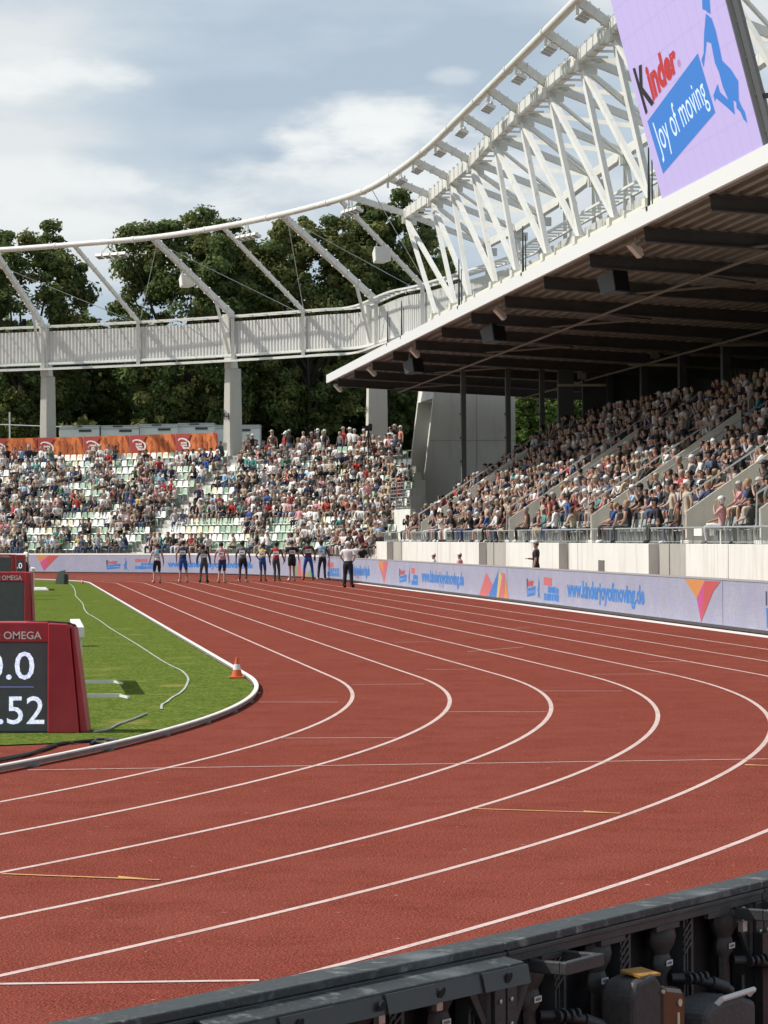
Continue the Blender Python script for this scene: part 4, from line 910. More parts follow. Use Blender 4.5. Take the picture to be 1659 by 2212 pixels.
def scr_px(x, y, off=.018):   # screen point that shows at a given spot of the photo
    r = ray(x, y); o = Vector((0, 0, CAMZ)); t = (A + nrmv * off - o).dot(nrmv) / r.dot(nrmv); return o + r * t
def cz(x, y): return ((2300 + x * .4364) / 1.8228, y * .4364 / 1.8228)   # my close-up of the screen to photo pixels
def spoly(pts, off): return [scr_px(*cz(*p), off) for p in pts]
def ear(mb, pts3, mi=0):
    from mathutils.geometry import tessellate_polygon
    mb.add(pts3, [tuple(t) for t in tessellate_polygon([pts3])], mi)
mb = MB(); ear(mb, spoly([(570, 1095), (1025, 480), (1183, 1015), (712, 1568)], .020)); mb.build('blue_panel', SBL, sc_)
mb = MB()
ear(mb, spoly([(1062, -40), (1130, -40), (1140, 125), (1110, 110), (1090, 90), (1068, 85)], .02))
ear(mb, spoly([(1098, 122), (1150, 165), (1185, 270), (1215, 400), (1245, 545), (1320, 620), (1390, 730), (1395, 900), (1420, 960), (1450, 1010), (1472, 1110), (1440, 1080), (1410, 1010), (1375, 975), (1372, 920), (1345, 905), (1350, 960), (1360, 1035), (1290, 970), (1190, 885), (1180, 918), (1165, 860), (1205, 755), (1225, 830), (1300, 900), (1250, 780), (1215, 650), (1180, 570), (1145, 390), (1105, 375), (1095, 470), (1078, 610), (1058, 540), (1078, 480), (1082, 300)], .02))
mb.build('jumping_figure', SBL, sc_)
def quadmap(P00, P10, P01, P11): return lambda a, b: (1 - a) * (1 - b) * P00[0] + a * (1 - b) * P10[0] + (1 - a) * b * P01[0] + a * b * P11[0], lambda a, b: (1 - a) * (1 - b) * P00[1] + a * (1 - b) * P10[1] + (1 - a) * b * P01[1] + a * b * P11[1]
def scr_text(txt, P00, P10, P01, P11, m, nm, off=.024, bold=.02):
    fx, fy = quadmap(P00, P10, P01, P11); mb = MB(); map_text(txt, lambda a, b: scr_px(*cz(fx(a, b), fy(a, b)), off), mb, bold=bold); mb.build(nm, m, sc_)
scr_text('K', (555, 1035), (632, 925), (437, 620), (530, 575), SBK, 'lettering_black', bold=.03)
scr_text('inder', (622, 920), (850, 630), (540, 595), (800, 365), SRD, 'lettering_red', bold=.05)
scr_text('\u00ae', (852, 615), (875, 585), (835, 555), (858, 525), SRD, 'registered_mark', bold=0)
scr_text('Joy of moving', (715, 1470), (1150, 985), (605, 1120), (1035, 665), SWH, 'lettering_white', bold=0.0)
mb = MB(); mb.bar(SCR(1.0, 0, -.2), SCR(1.0, 1, -.2), .12)
for k in range(9): mb.bar(SCR(1.0, k / 9 + .05, -.35), SCR(1.0, k / 9 + .05, -.1), .06)
mb.build('side_frame', M('frame_grey', (.26, .26, .25), .5), sc_)
for k in (.15, .55, .95):
    mb = MB(); q_ = SCR(1.0, k, -.3); mb.bar(q_, q_ + NV * 2.2 + Vector((0, 0, .3)), .12); mb.bar(q_ - upv * .6, q_ + NV * 1.1 + Vector((0, 0, .15)), .07); mb.build('rear_brace', DST, sc_)
for k in (.35, 1.0):
    mb = MB(); q_ = SCR(k, 0, -.3) + NV * 2.3; mb.bar(Vector((q_.x, q_.y, 11.2)), Vector((q_.x, q_.y, 19.5)), .26); mb.build('rear_post', M('frame_grey'[:] + '_post', (.45, .45, .42), .5), sc_)

# ---------------------------------------------------------------- advertising boards
BB = [G(x, y) for x, y in ((-60, 1236), (75, 1237.3), (326, 1239), (417, 1240), (520, 1242.3), (593, 1245.5), (650, 1248.4), (703, 1252), (768, 1258.6), (1000, 1287.5), (1220, 1315.5), (1659, 1372.8), (1800, 1391))]
def col_u(x): return (x - WPX / 2) / FPX
def BP(x, z, off=0.0):
    u = col_u(x)
    for a, b in zip(BB, BB[1:]):
        fa, fb = a.x - u * a.y, b.x - u * b.y
        if fa * fb <= 0:
            t = fa / (fa - fb); q_ = a.lerp(b, t); d = (b - a).normalized(); n_ = Vector((d.y, -d.x, 0))
            if n_.dot(Vector((0, 0, 0)) - q_) < 0: n_ = -n_
            return Vector((q_.x, q_.y, z)) + n_ * off
LED = layered('led_face', (.27, .277, .35), [(1.1, .4, .7, (.32, .325, .385), 6, (1, 1, 1)), (14, .45, .7, (.24, .24, .33), 3, (1, 1, 1)), (3, .5, .8, (.24, .27, .42), 5, (1, 1, 1))], rough=.6, bump=None)
for m_ in (LED,):
    t = m_.node_tree; pn = t.nodes['Principled BSDF']; src = pn.inputs['Base Color'].links[0].from_socket
    # fine pixel grid of the display
    tcn = t.nodes.new('ShaderNodeTexCoord'); br = t.nodes.new('ShaderNodeTexWave'); br.inputs['Scale'].default_value = 9.0; br.wave_type = 'BANDS'; br.bands_direction = 'Y'; t.links.new(tcn.outputs['Object'], br.inputs[0])
    br2 = t.nodes.new('ShaderNodeTexWave'); br2.inputs['Scale'].default_value = 6.5; br2.bands_direction = 'Z'; t.links.new(tcn.outputs['Object'], br2.inputs[0])
    mm = t.nodes.new('ShaderNodeMath'); mm.operation = 'MULTIPLY'; t.links.new(br.outputs[1], mm.inputs[0]); t.links.new(br2.outputs[1], mm.inputs[1])
    rm = t.nodes.new('ShaderNodeMapRange'); rm.inputs[3].default_value = .93; rm.inputs[4].default_value = 1.12; t.links.new(mm.outputs[0], rm.inputs[0])
    vm = t.nodes.new('ShaderNodeVectorMath'); vm.operation = 'SCALE'; t.links.new(src, vm.inputs[0]); t.links.new(rm.outputs[0], vm.inputs['Scale'])
    t.links.new(vm.outputs[0], pn.inputs['Base Color']); t.links.new(vm.outputs[0], pn.inputs['Emission Color']); pn.inputs['Emission Strength'].default_value = .22
def lm_(n, c): return M('led_' + n, tuple(q * .62 for q in c), .6, .08, 12, emit=.25)
LB, LR, LO, LP, LG, LY, LRR = lm_('blue', (.05, .25, .68)), lm_('red', (.60, .10, .10)), lm_('orange', (.72, .30, .08)), lm_('magenta', (.62, .09, .30)), lm_('green', (.20, .42, .22)), lm_('yellow', (.66, .52, .20)), lm_('coral', (.66, .17, .18))
LN = lm_('deepblue', (.06, .22, .58)); LK = lm_('black', (.05, .07, .12))
def adboard(label, segs, zb, zt, graphics):
    root = thing('advertising_board', segs[0], label, 'advertising board')
    def strip(z0, z1, o0, o1, mb):
        for a, b in zip(segs, segs[1:]):
            d = (b - a).normalized(); n_ = Vector((d.y, -d.x, 0)); n_ = n_ if n_.dot(-a) > 0 else -n_
            P4 = [a + n_ * o1, b + n_ * o1, b + n_ * o0, a + n_ * o0]; mb.hexa([Vector((p.x, p.y, z0)) for p in P4] + [Vector((p.x, p.y, z1)) for p in P4])
    mb = MB(); strip(zb, zt, -.12, 0, mb); mb.build('led_face', LED, root)
    mb = MB(); strip(zt + .001, zt + (.035 if 'right' in label else .10), -.14, .015, mb); mb.build('top_cap', M('cap_grey', (.34, .35, .35), .5) if 'right' in label else KERB, root)
    mb = MB(); strip(.02, zb - .001, -.10, -.01, mb); mb.build('base_gap', BLK2, root)
    mb = MB(); tot = 0
    for a, b in zip(segs, segs[1:]):
        Ln = (b - a).length; d = (b - a).normalized(); n_ = Vector((d.y, -d.x, 0)); n_ = n_ if n_.dot(-a) > 0 else -n_
        k = .4
        while k < Ln: c = a + d * k; mb = MB(); mb.bar(c - n_ * .1 + Vector((0, 0, .03)), c + n_ * .26 + Vector((0, 0, .018)), .05, .025); mb.build('board_foot', BLK2, root); k += 1.28
        return root
iR = 8
kR = adboard('long lilac-grey LED advertising board along the right side of the track', BB[7:], .09, 1.05, None)
kF = adboard('lilac-grey LED advertising board curving behind the athletes at the far bend', BB[:8], .07, 1.05, None)
def seam(x, root):
    mb = MB(); mb.bar(BP(x, .1, .003), BP(x, 1.04, .003), .012, .006); mb.build('panel_seam', M('seam_grey', (.30, .30, .36), .6), root)
for x in (712, 735, 790, 1095, 1560): seam(x, kR)
for x in (270, 290 + 225, 640): seam(x, kF)
def btext(txt, x0, x1, z0, z1, m, root, nm='url_lettering', bold=.04, rise=0.0, lean_=0.0):
    p0, p1 = BP(x0, 0, .006), BP(x1, 0, .006)
    def f(a, b):
        q_ = BP(x0 + .01, 0, .006).lerp(p1, a) if abs((p0 - p1).length) < 40 else p0.lerp(p1, a)
        return Vector((q_.x, q_.y, z0 + (z1 - z0) * b + rise * a))
    if root is kF:   # follow the curve of the board
        def f(a, b): q_ = BP(x0 + (x1 - x0) * a, 0, .006); return Vector((q_.x, q_.y, z0 + (z1 - z0) * b + rise * a))
    mb = MB(); map_text(txt, f, mb, bold=bold); mb.build(nm, m, root)
def bpoly(pts, m, root, nm, off=.006):
    mb = MB(); ear(mb, [BP(x, z, off) for x, z in pts]); mb.build(nm, m, root)
URL = 'www.kinderjoyofmoving.de'
def logo(x0, x1, root, k=1.0):
    w_ = x1 - x0
    bpoly([(x0 + w_ * .02, .22), (x0 + w_ * .62, .30), (x0 + w_ * .66, .56), (x0, .46)], LN, root, 'logo_blue_box')
    bpoly([(x0, .48), (x0 + w_ * .06, .48), (x0 + w_ * .08, .74), (x0, .78)], LK, root, 'logo_black_mark', .007)
    btext('inder', x0 + w_ * .10, x0 + w_ * .52, .52, .74, LR, root, 'logo_red_lettering', .04, .04)
    btext('Joy of moving', x0 + w_ * .05, x0 + w_ * .60, .28, .42, SWH, root, 'logo_white_lettering', .0, .05)
    bpoly([(x0 + w_ * .80, .2), (x0 + w_ * .9, .30), (x0 + w_ * 1.0, .18), (x0 + w_ * .93, .42), (x0 + w_ * .95, .62), (x0 + w_ * .90, .86), (x0 + w_ * .86, .6), (x0 + w_ * .78, .42), (x0 + w_ * .84, .40)], LN, root, 'logo_figure')
def bmarks(x0, x1, z0, z1, m, root, nm, n=7, seed=0):   # lettering too small to read: uneven upright strokes
    r = random.Random(seed + int(x0)); mb = MB(); w_ = (x1 - x0) / n
    for k in range(n):
        a_ = x0 + k * w_ + w_ * .04; b_ = a_ + w_ * r.uniform(.72, .96); hz = (z1 - z0); q0 = z0 + hz * r.choice((0, 0, .04, -.06)); q1 = z1 - hz * r.choice((0, 0, .16, .05))
        mb.add([BP(a_, q0, .006), BP(b_, q0, .006), BP(b_, q1, .006), BP(a_, q1, .006)], [(0, 1, 2, 3)])
    mb.build(nm, m, root)
def logo2(x0, x1, root):
    w_ = x1 - x0; bmarks(x0, x0 + w_ * .58, .66, .84, LRR, root, 'sponsor_red_mark', 8)
    bmarks(x0 + w_ * .28, x1, .45, .62, LB, root, 'sponsor_blue_mark', 5); bmarks(x0, x1, .26, .44, LB, root, 'sponsor_blue_mark', 9, 3)
def logo3(x0, x1, root):
    w_ = x1 - x0; bpoly([(x0, .62), (x0 + w_ * .52, .60), (x0 + w_ * .53, .82), (x0, .84)], LRR, root, 'sponsor_red_mark')
    bmarks(x0 + w_ * .26, x1, .40, .58, LB, root, 'sponsor_blue_mark', 4); bmarks(x0, x1, .19, .38, LB, root, 'sponsor_blue_mark', 6, 3)
# far board, left to right
bpoly([(78, 1.02), (104, 1.02), (86, .60)], LO, kF, 'orange_triangle'); bpoly([(104, 1.02), (86, .60), (94, .12)], LP, kF, 'magenta_triangle', .007); bpoly([(104, 1.02), (126, 1.02), (94, .12)], LR, kF, 'red_triangle', .008)
logo(229, 276, kF); logo2(291, 338, kF); btext(URL, 361, 545, .26, .74, LB, kF, bold=.055)
bpoly([(632, .08), (650, .08), (648, .45), (638, .62)], LG, kF, 'green_triangle'); bpoly([(641, .08), (650, .08), (648, .95), (642, .70)], LRR, kF, 'red_sliver', .008); bpoly([(650, .08), (666, .08), (655, .62)], LO, kF, 'orange_triangle', .009); bpoly([(662, .08), (682, .08), (668, .45)], LG, kF, 'green_triangle', .007)
# right board
logo3(706, 732, kR); btext(URL, 744, 798, .22, .80, LB, kR)
bpoly([(816, 1.02), (838, 1.02), (829, .10)], LRR, kR, 'red_triangle'); bpoly([(816, 1.02), (827, 1.02), (828, .55)], LO, kR, 'orange_triangle', .007)
logo(862, 886, kR); logo3(888, 902, kR); btext(URL, 910, 1001, .20, .80, LB, kR)
bpoly([(1034, .1), (1052, .1), (1064, .45), (1050, .85)], LRR, kR, 'red_triangle'); bpoly([(1054, .1), (1074, .1), (1078, 1.0)], LN, kR, 'blue_triangle', .007); bpoly([(1072, .1), (1078, 1.0), (1084, .75), (1076, .1)], LY, kR, 'yellow_sliver', .009); bpoly([(1074, .1), (1088, .1), (1090, .85), (1082, .88)], LRR, kR, 'red_triangle', .008); bpoly([(1088, .1), (1098, .1), (1091, .78)], LO, kR, 'orange_triangle', .0075)
logo(1137, 1166, kR); logo3(1174, 1206, kR); btext(URL, 1224, 1391, .20, .82, LB, kR)
bpoly([(1478, 1.02), (1522, 1.02), (1504, .62)], LO, kR, 'orange_triangle'); bpoly([(1522, 1.02), (1504, .62), (1513, .10), (1526, .95)], LP, kR, 'magenta_triangle', .007); bpoly([(1522, 1.02), (1556, 1.02), (1540, .80), (1513, .10)], LR, kR, 'red_triangle', .008)
bpoly([(1655, .15), (1700, .2), (1700, .5), (1654, .55)], LN, kR, 'logo_blue_box'); bpoly([(1653, .6), (1656, .6), (1656, .88), (1653, .88)], LK, kR, 'logo_black_mark')
# white gutter strip in front of the right board
mb = MB(); ribbon([BP(x, 0, .22) for x in (780, 900, 1100, 1300, 1500, 1655, 1790)], .34, .006, mb=mb); mb.build('gutter_strip', M('gutter_white', (.70, .64, .60), .7, .1, 5), kind='structure')
# deck between right board and wall
mb = MB()
# ---------------------------------------------------------------- behind the open stand
mb = MB(); mb.add([FC(a, r, z) for a in range(38, 98, 3) for r, z in ((67.3, 6.9), (75, 7.4), (140, 7.6), (200, 7.6))], [(i * 4 + j, i * 4 + j + 1, i * 4 + j + 5, i * 4 + j + 4) for i in range(19) for j in range(3)])
mb.add([FC(a, 67.3, z) for a in range(38, 98, 3) for z in (0, 6.9)], [(i * 2, i * 2 + 2, i * 2 + 3, i * 2 + 1) for i in range(19)])
mb.build('embankment', M('earth_bank', (.07, .09, .04), .9, .3, 1), kind='structure')
BX = (-22, 82, 181, 281, 380, 471)
SWO = M('banner_orange', (.62, .17, .045), .7, .25, 2); SWR = M('banner_red', (.38, .05, .035), .7, .1, 2); SWW = M('banner_white', (.78, .74, .72), .6); SWD = M('banner_shade', (.36, .095, .035), .7, .1, 5)
for k in range(5):
    x0, x1 = BX[k] + .8, BX[k + 1] - .8; root = thing('banner', CC((x0 + x1) / 2, 960, 66.9), 'orange and dark red banner with white ring logo, ' + ORD(k + 1) + ' from the left', 'banner', 'orange banners above the open stand')
    def bp(a, z, off=0.0, x0=x0, x1=x1):
        P0, P1 = CC(x0, 960, 66.9), CC(x1, 960, 66.9); q_ = P0.lerp(P1, a); n_ = (CF - q_); n_.z = 0; n_.normalize(); q_ = q_ + n_ * (off + .03 * math.sin(a * 14 + z * 3)); return Vector((q_.x, q_.y, z))
    zb, zt = 7.15, 8.55
    def patch(pts, m, nm, off):
        mb = MB(); ear(mb, [bp(a, zb + (zt - zb) * b, off) for a, b in pts]); mb.build(nm, m, root)
    mb = MB(); n = 12
    for i in range(n): mb.add([bp(i / n, zb), bp((i + 1) / n, zb), bp((i + 1) / n, zt), bp(i / n, zt), bp(i / n, zb, -.012), bp((i + 1) / n, zb, -.012), bp((i + 1) / n, zt, -.012), bp(i / n, zt, -.012)], [(0, 1, 2, 3), (7, 6, 5, 4), (3, 2, 6, 7)])
    mb.build('cloth', SWO, root)
    patch([(0.005, .02), (.34, .02), (.24, .5), (.38, .99), (.005, .99)], SWR, 'red_panel', .045)
    patch([(.9, .99), (.99, .99), (.99, .45)], SWR, 'red_corner', .045)
    # white open ring with small lettering
    ring = [(.20 + .16 * math.cos(t), .56 + .24 * math.sin(t) - .25 * (math.cos(t)) * .3) for t in np.linspace(-.5, 5.0, 22)]; ri = [(.20 + (.125) * math.cos(t), .57 + .16 * math.sin(t) - .25 * math.cos(t) * .3) for t in np.linspace(-.4, 4.9, 22)]
    mb = MB(); mb.add([bp(a, zb + (zt - zb) * b, .06) for a, b in ring + ri], [(i, i + 1, i + 23, i + 22) for i in range(21)]); mb.build('ring_logo', SWW, root)
    mb = MB()
    for y_, a_0, n_k in ((.54, .13, 4), (.43, .07, 6), (.31, .16, 5)):
        for j in range(n_k): a0_ = a_0 + j * .036; mb.add([bp(a0_, zb + (zt - zb) * y_, .062), bp(a0_ + .030, zb + (zt - zb) * y_, .062), bp(a0_ + .031, zb + (zt - zb) * (y_ + .07 + .02 * ((j + k) % 2)), .062), bp(a0_ + .003, zb + (zt - zb) * (y_ + .08), .062)], [(0, 1, 2, 3)])
    mb.build('logo_lettering', SWW, root)
    for j in range(4):
        cx = .46 + j * .125; s_ = .9 + .15 * ((j * 7 + k) % 3)
        fig = [(-.01, .12), (.012, .12), (.02, .32), (.045, .14), (.06, .16), (.03, .42), (.028, .62), (.055, .56), (.058, .60), (.02, .70), (.018, .80), (-.005, .82), (-.01, .70), (-.04, .60), (-.035, .56), (-.008, .62), (-.008, .42)]
        patch([(cx + a * 1.0, .04 + b * s_ * .95) for a, b in fig], SWD, 'runner_print', .047)
    mb = MB(); q0 = bp(0, 6.9, -.03); mb.bar(q0, q0 + Vector((0, 0, 1.72)), .05); mb.build('post', GST, root)
# site containers behind the banners
for k, (x0, x1, yt, D) in enumerate(((128, 214, 922, 201), (217, 300, 922, 201.5), (301, 384, 919, 202), (385, 462, 917, 203), (464, 562, 921, 207))):
    a, b = PD(x0, yt, D), PD(x1, yt, D); root = thing('site_container', Vector((a.x, a.y, 7.4)), 'white flat-roofed site container behind the orange banners, ' + ORD(k + 1) + ' from the left', 'container', 'row of white containers')
    zt = PD(x0, yt, D).z; CW = M('container_white', (.84, .84, .80), .5, .05, 1)
    mb = MB(); mb.box(((a.x + b.x) / 2, D + 1.2, (7.4 + zt) / 2), (b.x - a.x - .04, 2.4, zt - 7.4)); mb.build('body', CW, root, bevel=.03)
    mb = MB(); mb.box(((a.x + b.x) / 2, D + 1.2, zt + .04), (b.x - a.x + .04, 2.5, .12)); mb.box(((a.x + b.x) / 2, D - .02, zt - .14), (b.x - a.x, .05, .08)); mb.build('roof_frame', M('container_frame', (.50, .51, .50), .5), root)
    mb = MB(); mb.box(((a.x * .35 + b.x * .65), D - .03, zt - .30), (.9, .05, .16)); mb.box(((a.x * .55 + b.x * .45), D - .05, zt + .02), (.7, .06, .1)); mb.build('vent', M('vent_dark', (.06, .06, .06), .5), root)
# slim lamp mast and rail at the left
mb = MB(); q_ = PD(20, 915, 205); mb.tube([PD(-30, 916, 200), PD(132, 922, 200), PD(560, 924, 212)], .045, 6); mb.tube([PD(21, 890, 206), Vector((PD(21, 890, 206).x, 206, 7.4))], .06, 6)
mb.build('cable_rail', WST, label='thin white rail strung behind the banners and pillars at the left', cat='rail')
mb = MB(); q_ = PD(796, 925, 158.5); mb.box(q_, (.42, .45, .30)); mb.box(q_ + Vector((-.28, -.1, .04)), (.18, .16, .14)); mb.lathe([(.13, 0), (.13, .3)], q_ + Vector((.1, -.4, .12)), 8, rot=Matrix.Rotation(PI / 2, 3, 'X'))
for dx in (-.35, 0, .35): mb.bar(q_ - Vector((0, 0, .1)), q_ + Vector((dx, .2 * (dx == 0), -1.7)), .06)
mb.build('television_camera', BLK, label='black television camera on a tripod atop the open stand before the third pillar', cat='camera')
# low building glimpsed between the trunks
bd = thing('white_building', (4, 262, 7), 'pale building glimpsed between the tree trunks', 'building')
mb = MB(); mb.box((2, 268, 11), (44, 9, 8)); mb.build('wall', M('house_white', (.62, .64, .66), .7), bd)
mb = MB(); mb.box((2, 268, 15.3), (45, 10, .6)); mb.build('roof', M('house_roof', (.30, .30, .30), .7), bd)
for k in range(9): mb = MB(); mb.box((-17 + k * 4.6, 263.4, 11), (1.6, .12, 1.8)); mb.build('window', M('house_window', (.10, .13, .16), .2), bd)

# ---------------------------------------------------------------- trees
LEAF = []
for nm, c in (('leaf_chestnut', (.125, .165, .058)), ('leaf_olive', (.180, .195, .065)), ('leaf_fresh', (.15, .22, .055))):
    m = M(nm, c, .7, .35, .35, spec=.12); LEAF.append(m)
    t_ = m.node_tree; p_ = t_.nodes['Principled BSDF']; tl = t_.nodes.new('ShaderNodeBsdfTranslucent'); mx_ = t_.nodes.new('ShaderNodeMixShader'); mx_.inputs[0].default_value = .38
    t_.links.new(p_.inputs['Base Color'].links[0].from_socket, tl.inputs[0]); o_ = t_.nodes['Material Output']; t_.links.new(p_.outputs[0], mx_.inputs[1]); t_.links.new(tl.outputs[0], mx_.inputs[2]); t_.links.new(mx_.outputs[0], o_.inputs[0])
BARK = M('bark', (.05, .042, .035), .9, .3, 3, .5, 12)
def tree(x, ytop, wpx, D, ybase, label, mi=0, n=7000, seed=0, leaf=.19, group='tall trees behind the ring'):
    r = np.random.RandomState(seed + 11); top = PD(x, ytop, D); zb = 7.0; H = top.z - zb; W_ = 1.06 * wpx / FPX * D / 2
    root = thing('leafy_tree', Vector((top.x, D, zb)), label, 'tree', group)
    mb = MB(); bs = Vector((top.x, D, zb)); cz_ = zb + H * .32
    mb.tube([bs, bs + Vector((.1, 0, H * .12)), bs + Vector((-.15, .1, H * .3)), bs + Vector((.1, 0, H * .6))], .55, 8, r2=.16)
    for k in range(9):
        a = r.uniform(0, 2 * PI); h0 = H * r.uniform(.14, .45); L_ = W_ * r.uniform(.5, .85); s_ = bs + Vector((0, 0, h0))
        mb.tube([s_, s_ + Vector((math.cos(a) * L_ * .5, math.sin(a) * L_ * .5, H * .10)), s_ + Vector((math.cos(a) * L_, math.sin(a) * L_, H * r.uniform(.2, .4)))], .20, 6, r2=.05)
    mb.build('trunk', BARK, root, smooth=True)
    # clumps spread through an uneven crown
    nc = 300; cen = []
    while len(cen) < nc:
        u = r.normal(size=3); u /= np.linalg.norm(u); q_ = r.uniform(.35, 1.0) ** .38
        wob = 1 + .10 * math.sin(3 * math.atan2(u[1], u[0]) + seed) + .06 * math.sin(5 * u[2] + seed * 2)
        x_, y_, z_ = np.sign(u) * np.abs(u) ** .82 * q_ * wob
        zz = .56 + .44 * z_; ww = 1.0 if zz > .4 else (.7 + .75 * zz)
        
        cen.append((top.x + x_ * W_ * ww, D + y_ * W_ * .8 * ww, zb + H * (.06 + .94 * zz) - H * .02, r.uniform(.55, 1.6)))
    cen = np.array(cen); per = n // nc; per = int(per * 4.6); N_ = per * nc
    cs = np.repeat(cen, per, axis=0); dirs = r.normal(size=(N_, 3)); dirs /= np.linalg.norm(dirs, axis=1)[:, None]
    rad = r.uniform(.1, 1, N_) ** .5 * cs[:, 3] * W_ * .165; P_ = cs[:, :3] + dirs * rad[:, None] * np.array([1, 1, .72])
    P_[:, 2] = np.minimum(P_[:, 2], top.z + r.uniform(-.4, .5, N_))
    nrm_ = dirs + r.normal(size=(N_, 3)) * .55 + np.array([0, 0, .35]); nrm_ /= np.linalg.norm(nrm_, axis=1)[:, None]
    t1 = np.cross(nrm_, r.normal(size=(N_, 3))); t1 /= np.linalg.norm(t1, axis=1)[:, None]; t2 = np.cross(nrm_, t1)
    sz = leaf * r.uniform(.6, 1.3, N_)[:, None]
    V = np.stack([P_ - t1 * sz, P_ - t2 * sz * .55, P_ + t1 * sz, P_ + t2 * sz * .55], 1).reshape(-1, 3)
    pl = np.array([top.x, D, zb]); V -= pl
    me = bpy.data.meshes.new('crown'); me.vertices.add(len(V)); me.vertices.foreach_set('co', V.ravel())
    me.loops.add(len(V)); me.loops.foreach_set('vertex_index', np.arange(len(V), dtype=np.int32)); me.polygons.add(N_)
    me.polygons.foreach_set('loop_start', np.arange(0, 4 * N_, 4, dtype=np.int32)); me.polygons.foreach_set('loop_total', np.full(N_, 4, dtype=np.int32))
    me.materials.append(LEAF[mi]); me.materials.append(LEAF[(mi + 1) % 2]); mi_ = np.repeat((r.random_sample(nc) < .3).astype(np.int32), per); me.polygons.foreach_set('material_index', mi_); me.update(); me.validate()
    o = bpy.data.objects.new('crown', me); COL.objects.link(o); o.parent = root
TREES = [(48, 466, 262, 214, 'broad dark tree with a ragged top at the left edge of the photo', 0, 11000), (-70, 500, 200, 222, 'tree only partly seen at the far left edge', 0, 5000),
 (185, 680, 130, 226, 'lower tree filling the gap behind the left floodlights', 0, 5000), (405, 450, 295, 212, 'tall broad chestnut tree behind the middle pillar', 0, 15000),
 (580, 500, 170, 224, 'olive green tree behind and right of the tall chestnut', 1, 6000), (668, 455, 230, 213, 'olive green tree above the third pillar', 1, 11000),
 (845, 398, 210, 217, 'highest dark tree behind the point where the lattice starts', 0, 11000), (905, 520, 190, 225, 'dense tree behind the first lattice legs', 1, 8000), (760, 560, 190, 230, 'shaded tree between the olive tree and the highest tree', 0, 6000),
 (1150, 850, 110, 190, 'bright green tree seen through the open end of the covered stand', 2, 5000), (1235, 840, 120, 198, 'light green tree beside the dark columns at the end of the covered stand', 2, 5000), (500, 520, 190, 222, 'tree filling the dip between the chestnut and the olive green trees', 0, 6000), (1010, 690, 120, 232, 'tree just visible behind the lattice foot', 0, 4000)]
for k, (x, yt, w_, D, lab, mi, n) in enumerate(TREES): tree(x, yt, w_, D, 950, lab, mi, n, seed=k * 3)
# undergrowth and shaded wood below the crowns
def wood(nm, x0, x1, D0, D1, z0, z1, n, label, m, leaf=.5):
    r = np.random.RandomState(5); c = []
    xs = r.uniform(x0, x1, n); Ds = r.uniform(D0, D1, n); zs = z0 + (z1 - z0) * r.uniform(0, 1, n) ** .9 * (1 + .12 * np.sin(xs / 23.) + .1 * np.sin(xs / 9.))
    P_ = np.stack([(xs - WPX / 2) / FPX * Ds, Ds, zs], 1); nr = r.normal(size=(n, 3)) + np.array([0, -.4, .3]); nr /= np.linalg.norm(nr, axis=1)[:, None]
    t1 = np.cross(nr, r.normal(size=(n, 3))); t1 /= np.linalg.norm(t1, axis=1)[:, None]; t2 = np.cross(nr, t1); sz = leaf * r.uniform(.6, 1.3, n)[:, None]
    V = np.stack([P_ - t1 * sz, P_ - t2 * sz * .6, P_ + t1 * sz, P_ + t2 * sz * .6], 1).reshape(-1, 3)
    mb = MB(); mb.v = [tuple(v) for v in V]; mb.f = [(4 * i, 4 * i + 1, 4 * i + 2, 4 * i + 3) for i in range(n)]; mb.m = [0] * n
    return mb.build(nm, m, label=label, cat='undergrowth', kind='stuff')
wood('woodland', -150, 980, 226, 246, 7, 18.5, 36000, 'shaded wood behind the trees', LEAF[0], .42)
wood('bushes', 130, 470, 208, 216, 7.2, 10.6, 2200, 'bushes behind the white containers', LEAF[1], .3)

